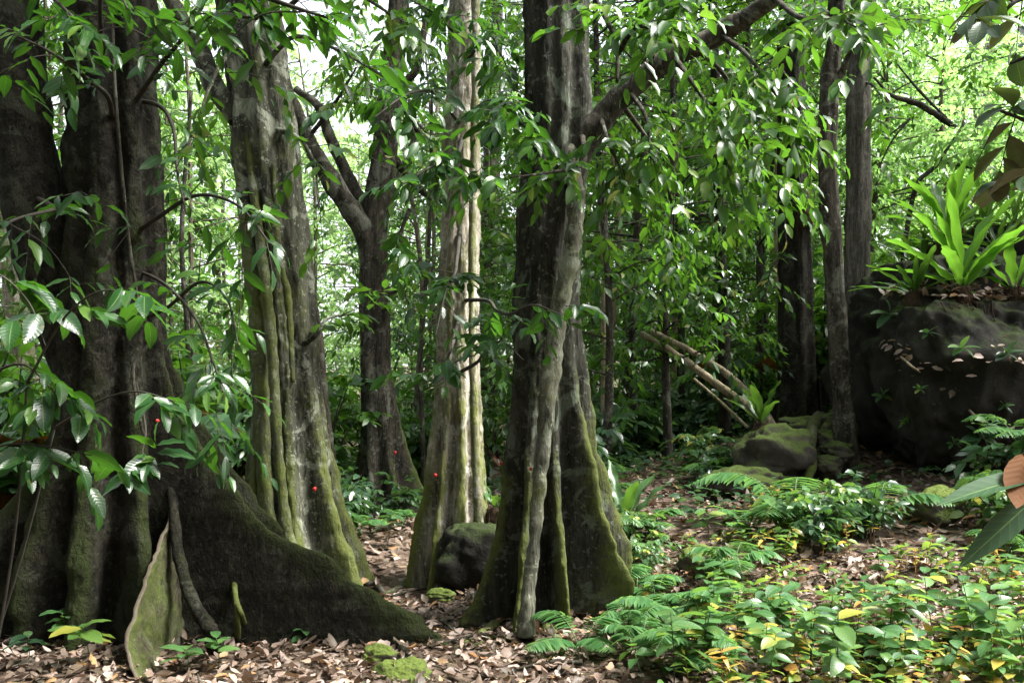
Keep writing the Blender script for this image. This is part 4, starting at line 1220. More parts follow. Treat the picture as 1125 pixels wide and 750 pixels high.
def boulder_under(V):
    V = V.copy()
    z = V[..., 2]
    k = np.clip((-z - .05) / .75, 0, 1)                      # undercut foot
    V[..., 0] *= 1 - .28 * k ** 1.2
    V[..., 1] *= 1 - .42 * k ** 1.2
    led = np.exp(-((z - .18) / .12) ** 2)                    # ledge at mid height
    V[..., 1] *= 1 + .10 * led
    t = np.clip((z - .25) / .7, 0, 1)
    V[..., 1] *= 1 - .06 * t
    return V
BOULDER = 'huge dark undercut boulder crowned with nest ferns'
bc = at(1085, 427, 11.6)
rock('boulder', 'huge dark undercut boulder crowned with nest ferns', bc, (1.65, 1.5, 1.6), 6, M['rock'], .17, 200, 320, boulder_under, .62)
bc2 = at(1115, 330, 13.2)
rock('boulder', 'second boulder rising behind the huge undercut one', bc2, (1.5, 1.2, 1.0), 16, M['rock'], .22)
st = [('mossy_rock', 'large rounded mossy stone in front of the dark vine-clad tree', (850, 500), 11.4, (.48, .42, .38), 21, 'rock_dark'),
      ('mossy_rock', 'low flat mossy stone under the large rounded one', (822, 530), 11.0, (.5, .4, .2), 22, 'rock_dark'),
      ('rock', 'dark stone wedged at the foot of the vine-clad tree', (876, 468), 12.2, (.26, .25, .14), 23, 'rock_dark'),
      ('rock', 'dark stone against the boulder, topmost of the heap', (916, 470), 12.0, (.26, .25, .2), 24, 'rock_dark'),
      ('rock', 'dark rounded stone in the middle of the heap by the boulder', (918, 498), 11.5, (.22, .22, .14), 25, 'rock_dark'),
      ('rock', 'dark stone low in the heap by the boulder foot', (908, 512), 11.3, (.2, .2, .15), 26, 'rock_dark'),
      ('rock', 'small dark stone between root and heap', (903, 482), 11.8, (.16, .18, .15), 27, 'rock_dark'),
      ('mossy_rock', 'flat-topped bright mossy stone lying alone in the leaf litter', (776, 626), 7.7, (.22, .2, .19), 28, 'rock_moss'),
      ('mossy_rock', 'small mossy stone behind the flat-topped one', (824, 625), 7.9, (.14, .12, .12), 29, 'rock_moss'),
      ('mossy_rock', 'mossy stone at the foot of the huge boulder', (1030, 556), 8.9, (.24, .22, .2), 30, 'rock_moss'),
      ('mossy_rock', 'big mossy wedge of rock between pale tree and central tree', (524, 617), 8.2, (.36, .42, .38), 31, 'rock'),
      ('mossy_rock', 'mossy stone tucked behind the long plate root', (362, 664), 7.5, (.17, .2, .16), 32, 'rock_moss'),
      ('mossy_rock', 'grey mossy stone at the tip of the long plate root', (418, 727), 5.62, (.15, .12, .11), 33, 'rock_moss'),
      ('mossy_rock', 'bright mossy stone at the bottom edge of the path', (446, 746), 5.3, (.16, .14, .12), 34, 'rock_moss'),
      ('mossy_rock', 'half-buried mossy stone on the path side of the litter', (485, 655), 7.6, (.13, .12, .06), 35, 'rock_moss'),
      ('rock', 'small dark stone sunk in litter by the flat-topped one', (735, 632), 7.8, (.16, .12, .07), 36, 'rock_dark'),
      ('rock', 'small stone in the dark litter before the low flat stone', (855, 560), 9.8, (.28, .2, .11), 37, 'rock_dark'),
      ('mossy_rock', 'stone beside the litter below the low flat stone', (800, 575), 9.6, (.2, .16, .09), 38, 'rock_dark')]
for nm, lab, (px, py), d, rad, sd, mt in st:
    rock(nm, lab, at(px, py, d), rad, sd, M[mt], .2, 44, 64)
# the pale root between the heap stones belongs to the vine-clad tree's neighbour
mb = MB()
tube(mb, [at(900, 458, 12.2), at(892, 470, 11.7), at(890, 492, 11.3), at(890, 515, 11.1), at(882, 545, 10.9)], [.1, .085, .075, .075, .05], n=40, seg=14, rough=.2, ridge=.7)
tag(mb.build('root', M['bark_fork']), 'thick mossy root creeping down between the heaped stones', 'root')

# ------------------------------------------------------------------ ferns
def nest_fern(label, p, n, L, W, mat, seed, tilt=(35, 75), dirs=None, mass=.16):
    global rng
    keep, rng = rng, np.random.default_rng(seed)
    t = thing('nest_fern', label, 'fern', p)
    p = np.asarray(p, float)
    for k in range(n):
        a = (k * 2.399 + rng.uniform(-.3, .3)) if dirs is None else dirs[k % len(dirs)] + rng.uniform(-.25, .25)
        el = R(rng.uniform(*tilt))
        d = np.array([[math.cos(a) * math.cos(el), math.sin(a) * math.cos(el), math.sin(el)]])
        nn = np.array([[-math.cos(a) * math.sin(el), -math.sin(a) * math.sin(el), math.cos(el)]]) + rng.normal(0, .15, (1, 3))
        mb = MB()
        Lk = L * rng.uniform(.7, 1.1)
        leaves(mb, p[None] + d * .04, d, nn, Lk, W * rng.uniform(.8, 1.15), STR, 0, droop=rng.uniform(.1, .4), fold=.35, wave=.28)
        mb.build('frond', mat, t)
    mb = MB()
    v = unit(rng.normal(0, 1, (60, 3)) * np.array([1, 1, 1]))
    rod_batch(mb, p + v * .02, p + v * mass * .8 - UP * .03, p + v * mass * np.array([1, 1, 1.6]) - UP * rng.uniform(.05, .3, (60, 1)), .007, 0)
    q = np.array([p + [0, 0, .05], p - [0, 0, .1], p - [0, 0, .22]])
    tube(mb, q, [mass * .5, mass * .75, mass * .35], n=14, seg=14, rough=.35)
    mb.build('root_mass', M['fibre'], t)
    rng = keep
    return t
nest_fern('bright green nest fern on the front lip of the huge boulder', surf_at(BOULDER, 1058, 318) + [0, 0, .03], 22, 1.2, .066, M['nest'], 1, (22, 82))
nest_fern('bright nest fern behind and above the front one on the boulder', at(1042, 262, 11.8), 18, 1.05, .06, M['nest'], 2, (35, 80))
nest_fern('dark strap-leaved fern spilling over the boulder edge beside the furrowed trunk', surf_at(BOULDER, 1000, 325), 16, .8, .035, M['nest_dark'], 3, (5, 45))
nest_fern('nest fern half hidden at the boulder top by the frame edge', surf_at(BOULDER, 1115, 315), 12, .9, .055, M['nest'], 9, (20, 65))
nest_fern('tall nest fern growing on the ground right of the central tree', ground_at(684, 590), 7, .85, .06, M['nest_dark'], 4, (35, 75))
nest_fern('nest fern sprouting on top of the large rounded stone', at(836, 468, 11.7), 8, .6, .055, M['nest_dark'], 5, (40, 80))
nest_fern('nest fern perched high on the vine-clad trunk', at(884, 235, 13.05), 10, .6, .05, M['nest'], 6, (10, 70))
nest_fern('nest fern on the mossy wedge of rock between the trees', at(545, 562, 8.6), 6, .45, .035, M['nest_dark'], 7, (40, 80))
TUFT = ['strap-leaved tuft on the left shoulder of the second boulder', 'strap-leaved tuft in the middle of the second boulder top', 'strap-leaved tuft at the right of the second boulder top', 'strap-leaved tuft low on the left side of the second boulder',
        'strap-leaved tuft on the front of the second boulder', 'strap-leaved tuft right beside the furrowed trunk', 'small strap-leaved tuft at the back of the second boulder']
def hanging_roots():
    mb = MB()
    for k in range(26):
        px = 1058 + rng.normal(0, 14)
        a = surf_at(BOULDER, px, 322 + rng.uniform(0, 12)) - [0, .05, 0]
        ln = rng.uniform(.25, .85)
        b = a + np.array([rng.normal(0, .06), -.08, -ln])
        tube(mb, [a, (a + b) / 2 + rng.normal(0, .03, 3), b], [.008, .006, .002], n=14, seg=5)
    o = mb.build('hanging_roots', M['fibre'])
    o['kind'] = 'stuff'
    o['label'] = 'tangle of fine roots hanging down the boulder below the bright nest fern'
hanging_roots()
for k, (px, py) in enumerate([(1030, 275), (1075, 245), (1115, 245), (1005, 300), (1095, 280), (985, 310), (1050, 255)]):
    nest_fern(TUFT[k], surf_at('second boulder rising behind the huge undercut one', px, py) + [0, -.05, 0], 18, .8, .03, M['nest_dark'], 20 + k, (10, 80))

def make_fern(seed, n, L, lay=35, mat='fern', pin=.13):
    global rng
    keep, rng = rng, np.random.default_rng(seed)
    t = thing('fern', '', 'fern', (0, 0, 0))
    for k in range(n):
        a = k * 6.283 / n + rng.uniform(-.3, .3)
        el = R(lay + rng.uniform(-12, 18))
        h = np.array([math.cos(a), math.sin(a), 0])
        Lk = L * rng.uniform(.75, 1.1)
        q = np.array([[0, 0, -.03], h * Lk * .3 * math.cos(el) + UP * Lk * .45 * math.sin(el) * 1.2, h * Lk * .65 * math.cos(el) + UP * Lk * .62 * math.sin(el) * 1.1, h * Lk * .98 * math.cos(el) + UP * Lk * .5 * math.sin(el)])
        mb = MB()
        tube(mb, q, [.005, .004, .003, .001], n=16, seg=5, mi=1)
        Q = smooth_path(q, 60)
        Tg = unit(np.gradient(Q, axis=0))
        npn = 22
        i = np.clip((np.linspace(.22, .985, npn) * 59).astype(int), 0, 59)
        f = np.linspace(0, 1, npn)
        ln = pin * L * 2 * (np.sin(np.pi * (.22 + .76 * f)) ** .8) + .01
        for sg in (-1, 1):
            sd = unit(np.cross(Tg[i], UP)) * sg
            leaves(mb, Q[i], sd + Tg[i] * .35 - UP * .15 + rng.normal(0, .06, (npn, 3)), np.tile(UP, (npn, 1)) + rng.normal(0, .12, (npn, 3)), ln, np.maximum(ln * .13, .006), LAN, 0, droop=.2, fold=.2)
        mb.build('frond', [M[mat], M['stem_green']], t)
    rng = keep
    return t
ferns = {}
def put_fern(kind, p, sc, rz, label, group=None, tiltx=0.0):
    src = FK[kind]
    if kind in ferns:
        o = copy_tree(src, p, (tiltx, 0, rz), sc, label)
        if 'group' in o:
            del o['group']
    else:
        ferns[kind] = 1
        o = src
        o.location = [float(c) for c in p]
        o.rotation_euler = (tiltx, 0, rz)
        o.scale = (sc, sc, sc)
        o['label'] = label
    if group:
        o['group'] = group
FK = {'a': make_fern(301, 6, .75), 'b': make_fern(302, 4, .7, 25), 'c': make_fern(303, 7, .6, 45)}
fl = [('b', (872, 575), 1.7, 2.6, 'pale arching fern in front of the large rounded stone'), ('b', (965, 580), 1.4, .9, 'fern with spread fronds in front of the boulder hollow'), ('a', (700, 655), .75, .3, 'fern spreading over the litter right of the central tree roots'),
      ('b', (640, 715), .75, 2.2, 'fern at the foot of the central tree, fronds over the litter'), ('c', (690, 700), .6, 1.1, 'small fern in the litter ahead of the central tree'), ('a', (745, 690), .8, 2.0, 'fern in the thick of the low plants nearest the path'),
      ('c', (705, 725), .7, .4, 'bluish fern low at the bottom edge of the clearing'), ('b', (815, 690), .9, 1.5, 'fern with light green fronds rising through the seedlings'), ('c', (760, 740), .8, 3.0, 'fern at the bottom frame edge among seedlings'), ('a', (722, 668), .55, 4.0, 'fern below the flat-topped mossy stone'),
      ('c', (805, 645), 1.0, .2, 'tall upright fern beside the small mossy stone'), ('a', (720, 590), .7, 2.9, 'fern behind the ground nest fern'), ('a', (690, 620), .6, 1.2, 'fern against the right buttress of the central tree'), ('c', (820, 590), .8, 2.2, 'fern below the low flat stone'),
      ('a', (790, 530), 1.0, 2.6, 'fern at the left of the stone heap'), ('a', (670, 560), .8, 3.3, 'fern in the shade behind the central tree'), ('c', (500, 628), .5, 1.0, 'little fern on the mossy wedge of rock'), ('a', (660, 530), 1.0, .2, 'fern far up beside the central trunk'),
      ('a', (390, 590), .8, 1, 'fern at the path edge before the forked tree'), ('c', (440, 580), .7, 2, 'small fern between path and forked tree'), ('a', (365, 575), 1.0, 3, 'fern behind the leaning tree foot'), ('c', (1100, 620), .8, 1.2, 'fern among the low plants by the big drooping leaves')]
for kd, (px, py), sc, rz, lab in fl:
    put_fern(kd, ground_at(px, py), sc, rz, lab)
put_fern('b', at(1120, 470, 9.3) - [0, 0, .15], 1.0, 2.0, 'fern hanging from the right flank of the boulder')
put_fern('b', at(1150, 490, 9.0) - [0, 0, .1], .9, 3.1, 'lower fern on the right flank of the boulder')

# ------------------------------------------------------------------ low plants
def make_seedling(seed, H, n, L, mat, stem, ratio=.24, T=MED):
    global rng
    keep, rng = rng, np.random.default_rng(seed)
    mb = MB()
    e = np.array([rng.normal(0, .03), rng.normal(0, .03), H])
    tube(mb, [[0, 0, -.03], e * .5 + [.01, 0, 0], e], [.0035, .003, .002], n=8, seg=5, mi=1)
    k = np.arange(n)
    a = k * 2.2 + rng.uniform(-.4, .4, n)
    z = H * (.45 + .55 * (k + .5) / n)
    d = np.stack([np.cos(a), np.sin(a), rng.uniform(-.1, .45, n)], -1)
    LL = L * rng.uniform(.65, 1.15, n)
    leaves(mb, np.stack([e[0] * z / H, e[1] * z / H, z], -1), d, np.tile(UP, (n, 1)) + rng.normal(0, .25, (n, 3)), LL, LL * ratio, T, 0, droop=rng.uniform(.1, .5, n), fold=.2)
    o = mb.build('seedling', [M[mat], M[stem]])
    rng = keep
    return o

M['leaf_dry'] = leaf_mat('wilted_leaf', [(0, (.16, .19, .04)), (.4, (.42, .34, .06)), (.75, (.42, .22, .05)), (1, (.26, .12, .035))], (.4, .32, .06), .38, .45, .4)
S = [make_seedling(401, .24, 7, .13, 'leaf_yellow', 'stem_red'), make_seedling(402, .18, 6, .11, 'leaf_yellow', 'stem_red'), make_seedling(403, .3, 8, .14, 'leaf_seed', 'stem_green', .27, HI),
     make_seedling(404, .22, 6, .15, 'leaf_seed', 'stem_green', .28, HI), make_seedling(405, .14, 5, .09, 'leaf_yellow', 'stem_red', .28), make_seedling(406, .42, 9, .16, 'leaf_seed', 'twig', .25, HI),
     make_seedling(407, .22, 8, .11, 'leaf_dry', 'stem_red', .13, LAN), make_seedling(408, .26, 10, .14, 'leaf_yellow', 'stem_green', .12, LAN), make_seedling(409, .12, 4, .17, 'leaf_blue', 'stem_green', .3, HI)]
SL = ['small seedling with yellowing leaves on orange stems in the sunlit low plants', 'low yellow-green seedling in the sunlit low plants', 'fresh green seedling with glossy oval leaves in the sunlit low plants',
      'broad-leaved green seedling close to the ground', 'tiny yellow-tinged seedling in the litter', 'tallest leafy seedling kind, a green shoot above the low plants',
      'wilted orange and yellow seedling among the green ones', 'narrow-leaved yellow-green seedling in the sunlit low plants', 'flat dark green seedling with few wide leaves close to the litter']
used = set()
def put_seedling(k, p, sc, rz):
    rot = (rng.normal(0, .12), rng.normal(0, .12), rz)
    if k in used:
        o = copy_tree(S[k], p, rot, sc)
    else:
        used.add(k)
        o = S[k]
        o.location = [float(c) for c in p]
        o.rotation_euler = rot
        o.scale = (sc, sc, sc)
    tag(o, SL[k], 'seedling', 'seedlings of the clearing: ' + SL[k])
cnt = 0
while cnt < 285:
    px, py = rng.uniform(700, 1150), rng.uniform(570, 770)
    edge = 790 - (py - 600) * .35 if py > 600 else 850
    if px < edge and rng.uniform() > .12:
        continue
    p = ground_at(px, py)
    if any(abs(p[0] - pxd(a, b)) < .38 and -.7 < p[1] - b < .3 for a, b in ((776, 7.7), (1030, 8.9))):
        continue
    near = p[1] < 6.4
    k = rng.choice(9, p=[.14, .1, .16, .18, .06, .10, .10, .06, .10] if near else [.24, .18, .12, .1, .1, .04, .12, .08, .02])
    put_seedling(int(k), p, rng.uniform(.75, 1.25), rng.uniform(0, 6.28))
    cnt += 1

def spray_plant(label, px, py, mat, n=7, L=.14, H=.25, seed=0, yellow=False):
    global rng
    keep, rng = rng, np.random.default_rng(500 + seed)
    p = ground_at(px, py)
    t = thing('seedling', label, 'seedling', p)
    wood, leaf = MB(), MB()
    e = p + np.array([rng.normal(0, .04), -.03, H])
    tube(wood, [p - [0, 0, .03], (p + e) / 2 + [.01, 0, 0], e], [.004, .003, .002], n=10, seg=6)
    k = np.arange(n)
    a = k * 2.4 + rng.uniform(0, 6)
    d = np.stack([np.cos(a), np.sin(a), rng.uniform(-.05, .5, n)], -1)
    LL = L * rng.uniform(.7, 1.15, n)
    tt = .55 + .45 * (k + 1) / n
    leaves(leaf, p + (e - p) * tt[:, None], d, np.tile(UP, (n, 1)) + rng.normal(0, .2, (n, 3)), LL, LL * .24, HI, 0, droop=.25, fold=.2, wave=.08)
    wood.build('stem', M['stem_green'], t)
    leaf.build('leaf_spray', mat, t)
    rng = keep
spray_plant('yellow and green seedling beside the curled plate root', 100, 735, M['leaf_yellow'], 10, .2, .26, 1)
spray_plant('dark green seedling half behind the yellow one', 70, 715, M['leaf_seed'], 7, .15, .26, 2)
spray_plant('green rosette seedling right of the curled plate root', 205, 742, M['leaf_seed'], 9, .16, .16, 3)
spray_plant('upright green seedling right of the rosette one', 240, 738, M['leaf_seed'], 7, .13, .22, 4)
spray_plant('little three-leaved seedling in the litter under the long plate root', 328, 712, M['leaf_seed'], 6, .11, .14, 5)
spray_plant('small seedling growing between the plate roots', 190, 690, M['leaf_seed'], 6, .11, .25, 6)
spray_plant('single glossy seedling before the forked tree', 300, 640, M['leaf_blue'], 6, .14, .2, 7)
spray_plant('dark seedling at the foot of the forked tree', 425, 600, M['leaf_blue'], 8, .22, .35, 8)
spray_plant('seedling in the gap between the curled root and the trunk', 130, 690, M['leaf_blue'], 6, .13, .2, 9)
spray_plant('low seedling at the left corner of the litter', 30, 735, M['leaf_blue'], 7, .15, .2, 10)

def wall_plant(label, px, py, L, n, seed, mat='leaf_seed'):
    global rng
    keep, rng = rng, np.random.default_rng(700 + seed)
    p = surf_at(BOULDER, px, py)
    t = thing('small_plant', label, 'plant', p)
    mb = MB()
    e = p + np.array([0, -.12, .05])
    a = np.linspace(-.4, 3.5, n) + rng.uniform(-.3, .3, n)
    d = np.stack([np.cos(a), -.5 + 0 * a, np.sin(a) * .8], -1)
    leaves(mb, np.tile(e, (n, 1)), d, np.tile([0, -.5, 1.0], (n, 1)) + rng.normal(0, .2, (n, 3)), L * rng.uniform(.7, 1.1, n), L * .2, HI, 0, droop=.3, fold=.2)
    tube(mb, [p + [0, .05, 0], e], [.006, .004], n=6, seg=6, mi=1)
    mb.build('leaf_spray', [M[mat], M['stem_green']], t)
    rng = keep
WP = [('sprout', 1000, 430), ('sprout', 1075, 425), ('sprout', 960, 440), ('sprout', 1095, 450), ('sprout', 1020, 520), ('sprout', 1100, 395), ('sprout', 975, 500), ('sprout', 1010, 370)]
WL = ['sprout in a crack in the middle of the boulder face', 'sprout right of centre under the ledge litter', 'sprout at the left shoulder of the boulder', 'sprout near the fern on the right flank', 'sprout low in the overhang', 'sprout at the right end of the ledge', 'sprout low on the left of the boulder', 'sprout just above the ledge litter']
for k, (_, px, py) in enumerate(WP):
    wall_plant(WL[k], px, py, .11 + .03 * (k % 3), 6, 30 + k, 'leaf_blue' if k % 2 else 'leaf_seed')
wall_plant('grey-green broad-leaved plant on the shaded left face of the boulder', 968, 352, .3, 5, 1, 'leaf_blue')
wall_plant('green tuft on the boulder ledge among the dead leaves', 1048, 385, .22, 5, 2)
wall_plant('dark plant rooted under the boulder ledge', 1068, 488, .3, 7, 3, 'leaf_blue')
wall_plant('small creeping plant low on the boulder face', 985, 470, .13, 8, 4)
wall_plant('tiny sprout on the boulder face under the ledge', 1040, 495, .12, 6, 5)
mb = MB()
for k in range(1):
    pts = [surf_at(BOULDER, px, py) - [0, .04, 0] for px, py in ((985, 395), (1012, 408), (1035, 425), (1060, 450), (1085, 470), (1115, 472))]
    tube(mb, pts, .014, n=60, seg=7, rough=.25)
tag(mb.build('creeper', M['bark_log']), 'thin pale creeper stem trailing across the boulder face', 'vine')

# ground cover nobody could count
def ground_cover():
    mb = MB()
    n = 5200
    px, py = rng.uniform(640, 1180, n), rng.uniform(490, 770, n)
    P = []
    d = np.arange(4.5, 24, .1)
    for a, b in zip(px, py):
        P.append((a, b))
    # scatter in world space instead, thinning by a patch noise
    x, y = rng.uniform(.2, 8, n * 2), rng.uniform(4.8, 17, n * 2)
    pn = fbm(np.stack([x * .6, y * .6, 0 * x], -1), 3, 77)
    sun = x > np.where(y < 7, 1.25, 1.9 + (y - 7) * .15) + rng.normal(0, .25, len(x))
    keep = (x < .62 * y) & sun & (pn > np.where((y > 8.5) & (x < .26 * y), .3, -.15)) & ~((x > 3.2) & (y > 9.4))
    for a_, b_ in ((776, 7.7), (1030, 8.9)):
        keep &= ~((np.abs(x - pxd(a_, b_)) < .4) & (y - b_ > -.8) & (y - b_ < .3))
    x, y = x[keep], y[keep]
    z = gh(x, y)
    m = len(x)
    for rep in range(3):
        a = rng.uniform(0, 6.28, m)
        dd = np.stack([np.cos(a), np.sin(a), rng.uniform(-.1, .6, m)], -1)
        LL = rng.uniform(.05, .11, m)
        leaves(mb, np.stack([x, y, z + rng.uniform(.015, .14, m)], -1), dd, np.tile(UP, (m, 1)) + rng.normal(0, .35, (m, 3)), LL, LL * .28, MED, 2 if rep == 2 else 0, droop=.3, fold=.2)
    # thin herb layer along the shaded middle ground
    n = 2600
    x, y = rng.uniform(-6, 6, n), rng.uniform(8.5, 22, n)
    pn = fbm(np.stack([x * .5, y * .5, 0 * x], -1), 3, 78)
    path = np.abs(x + 1.15 + (y - 10) * .05) < .75
    keep = (np.abs(x) < .62 * y) & (pn > .05) & ~path
    x, y = x[keep], y[keep]
    z = gh(x, y)
    m = len(x)
    for rep in range(3):
        a = rng.uniform(0, 6.28, m)
        dd = np.stack([np.cos(a), np.sin(a), rng.uniform(0, .6, m)], -1)
        LL = rng.uniform(.09, .17, m)
        leaves(mb, np.stack([x, y, z + rng.uniform(.03, .25, m)], -1), dd, np.tile(UP, (m, 1)) + rng.normal(0, .35, (m, 3)), LL, LL * .26, MED, 1, droop=.3, fold=.2)
    o = mb.build('ground_cover', [M['leaf_yellow'], M['leaf_blue'], M['leaf_dry']])
    o['kind'] = 'stuff'
    o['label'] = 'mat of tiny herbs and sprouts over the clearing floor'
ground_cover()

# ------------------------------------------------------------------ leaf litter
def litter():
    mb = MB()
    def scat(n, x0, x1, y0, y1, L0, L1, T):
        x, y = rng.uniform(x0, x1, n), rng.uniform(y0, y1, n)
        k = np.abs(x) < .66 * y + .5
        x, y = x[k], y[k]
        m = len(x)
        a = rng.uniform(0, 6.28, m)
        z = gh(x, y) + rng.uniform(.008, .05, m)
        d = np.stack([np.cos(a), np.sin(a), rng.normal(0, .22, m)], -1)
        nn = np.tile(UP, (m, 1)) * np.where(rng.uniform(0, 1, m) < .75, 1, -1)[:, None] + rng.normal(0, .28, (m, 3))
        LL = rng.uniform(L0, L1, m)
        leaves(mb, np.stack([x, y, z], -1), d, nn, LL, LL * rng.uniform(.14, .32, m), T, 0, droop=rng.normal(0, .3, m), fold=rng.normal(.2, .45, m), wave=.3)
    scat(7000, -5, 5.5, 4.3, 8, .025, .08, MED)
    scat(10500, -5, 5.5, 4.3, 8, .055, .135, _leaf_template([.16, .42, .7, .9], [-1, 0, 1], ell))
    scat(9000, -8, 9, 8, 14, .08, .18, MED)
    scat(6000, -14, 14, 14, 25, .1, .2, LO)
    o = mb.build('leaf_litter', [M['litter']])
    o['kind'] = 'stuff'
    o['label'] = 'carpet of curled brown dead leaves on the forest floor'
    mb = MB()
    V = SURF[BOULDER]
    c = V.mean(0)
    sx = CX + V[:, 0] / V[:, 1] * F
    sy = HY - (V[:, 2] - EYE) / V[:, 1] * F
    k = np.nonzero((V[:, 1] < c[1] - .2) & (((np.abs(sy - 405 - 14 * np.sin(sx * .05)) < 16) & (sx > 970)) | (np.abs(sy - 322) < 8)))[0]
    k = rng.choice(k, min(len(k), 420), replace=False)
    P = V[k] + np.array([0, -.075, .03])
    m = len(P)
    a = rng.uniform(0, 6.28, m)
    LL = rng.uniform(.08, .16, m)
    leaves(mb, P, np.stack([np.cos(a), np.sin(a) * .6 - .2, rng.normal(-.1, .3, m)], -1), np.array([[0, -.6, 1.0]]) + rng.normal(0, .35, (m, 3)), LL, LL * .25, MED, 0, droop=rng.normal(0, .3, m), fold=.4)
    o = mb.build('ledge_litter', [M['litter']])
    o['kind'] = 'stuff'
    o['label'] = 'dead leaves caught on the ledge of the huge boulder'
litter()

# ------------------------------------------------------------------ fallen wood
def log(label, pts, r, mat, seed=0, name='fallen_tree', cat='log'):
    mb = MB()
    tube(mb, pts, r, n=50, seg=14, rough=.15, seed=seed, ridge=.3)
    tag(mb.build(name, M[mat]), label, cat)
log('pale fallen trunk leaning across the dim gap, upper of the two', [at(716, 364, 14.4), at(752, 382, 14.1), at(800, 412, 13.8), at(835, 447, 13.4), at(858, 482, 13.0)], [.045, .05, .055, .06, .06], 'bark_log', 1)
log('long pale fallen trunk leaning under the upper one', [at(704, 366, 14.7), at(745, 391, 14.4), at(790, 424, 14.2), at(830, 455, 14), at(862, 496, 13.6)], [.05, .06, .065, .07, .07], 'bark_log', 2)
log('thin broken pole leaning under the pale fallen trunks', [at(762, 416, 14.2), at(790, 440, 14), at(822, 470, 13.6)], [.025, .025, .025], 'bark_log', 3, 'fallen_branch', 'branch')
log('crooked fallen branch behind the pale tree', [at(440, 533, 19), at(470, 515, 19), at(480, 500, 19.2), at(560, 465, 20)], [.05, .06, .06, .04], 'bark_log', 4, 'fallen_branch', 'branch')
for k, (a, b2, r, lab) in enumerate([((555, 700), (480, 712), .012, 'thin stick lying in the litter left of the central roots'), ((640, 735), (560, 742), .014, 'stick in the litter at the bottom of the path'), ((700, 668), (745, 664), .02, 'short mossy stick by the ferns right of the central tree'),
                                      ((760, 610), (730, 600), .018, 'short dark stick behind the flat-topped stone'), ((960, 690), (900, 700), .012, 'stick under the seedlings'), ((430, 660), (470, 650), .015, 'stick crossing the path by the mossy stones'), ((470, 685), (500, 700), .014, 'stick angled towards the central tree')]):
    p, q = ground_at(*a), ground_at(*b2)
    mb = MB()
    tube(mb, [p + [0, 0, .03], (p + q) / 2 + [.02, .03, .045], q + [0, 0, .03]], [r, r * .9, r * .5], n=18, seg=8, rough=.25, seed=k)
    tag(mb.build('fallen_branch', M['bark_fork']), lab, 'stick')

# ------------------------------------------------------------------ slender trunks of the middle distance
def pole(label, rows, d, bark, crown_spots=(), name='forest_tree', L=.17, mats=None, base_py=None, n=30, r=1.0):
    b = at(rows[-1][1], rows[-1][0], d)
    z0 = g1(b[0], b[1])
    t = thing(name, label, 'tree', (b[0], b[1], z0))
    mb = MB()
    pts = [at(px, py, d) for py, px, hw in rows]
    rad = [hw / F * d for _, _, hw in rows]
    pts.append(np.array([b[0], b[1], z0 - .3]))
    rad.append(rad[-1] * 1.25)
    tube(mb, pts, rad, n=70, seg=16, rough=.14, seed=int(d * 10), ridge=.2)
    mb.build('trunk', bark, t)
    if len(crown_spots):
        wood, leaf = MB(), MB()
        canopy(leaf, wood, pts[0], crown_spots, 1.1, n, L=L)
        wood.build('limb', bark, t)
        leaf.build('crown', mats or MID, t)
    return t
def above(px, d, z, s=1.2):
    x = pxd(px, d)
    return [(x, d, z), (x + s, d - .4, z - .5), (x - s, d + .5, z - .6), (x + .2, d + s, z - .9), (x - .3, d - s, z - 1.1)]
pole('thin dark pole-like tree in front of the pale fallen trunks', [(-150, 780, 4), (0, 783, 5), (150, 788, 5.5), (280, 792, 6), (400, 796, 7), (480, 796, 7.5)], 15, M['bark_dark'], above(780, 15, 10.5), n=50)
pole('pale trunk seen past the far edge of the huge dark tree', [(-150, 0, 12), (100, 8, 13), (290, 16, 14), (420, 24, 16), (560, 30, 18)], 14, M['bark_pale'], above(0, 14, 10))
pole('dark trunk in the gap between pale tree and central tree', [(-150, 548, 8), (100, 542, 9), (300, 537, 10), (450, 533, 11.5), (520, 531, 13)], 24, M['bark_fork'], above(548, 24, 13))
pole('crooked sapling between the leaning tree and the forked tree', [(250, 338, 2.5), (330, 345, 3.5), (375, 352, 4), (430, 355, 5), (500, 363, 5.5), (560, 368, 6)], 12.5, M['bark_fork'], (), 'sapling')
pole('twin-stemmed pale far tree, first stem, on the bright slope', [(-80, 1050, 4), (0, 1062, 5), (60, 1072, 6), (150, 1077, 6.5), (260, 1078, 7)], 26, M['bark_pale'], above(1060, 26, 15), mats=BRI)
pole('slender curved pale far tree by the frame edge on the bright slope', [(-60, 1135, 3), (0, 1112, 4), (30, 1092, 5), (90, 1085, 5.5), (250, 1082, 6)], 25, M['bark_pale'], (), mats=BRI)
for k, (px, d, hw, lab) in enumerate([(663, 16, 3.5, 'thin pale sapling just right of the central tree'), (671, 18, 3, 'thinner pale sapling behind the first one'), (858, 16, 4, 'pale thin sapling left of the vine-clad tree'), (742, 21, 4, 'slim sapling under the pale fallen trunks'), (690, 21, 4, 'slim sapling in the dark gap'), (478, 21, 3, 'slim sapling behind the pale tree'), (205, 14, 3, 'slim sapling behind the huge dark tree'),
                                      (728, 24, 6, 'dark trunk deep in the gap, left of two'), (765, 25, 7, 'dark trunk deep in the gap, right of two'), (845, 19, 3, 'thin vine-like sapling by the fallen trunk'), (465, 15, 2.5, 'thin dark sapling beside the forked tree')]):
    j = rng.normal(0, 6, 3)
    pole(lab, [(100, px + j[0], hw * .6), (260, px + j[1], hw * .85), (380, px + j[2] * .3, hw), (500, px, hw)], d, M['bark_log'] if 'pale' in lab else M['bark_fork'], (), 'sapling')

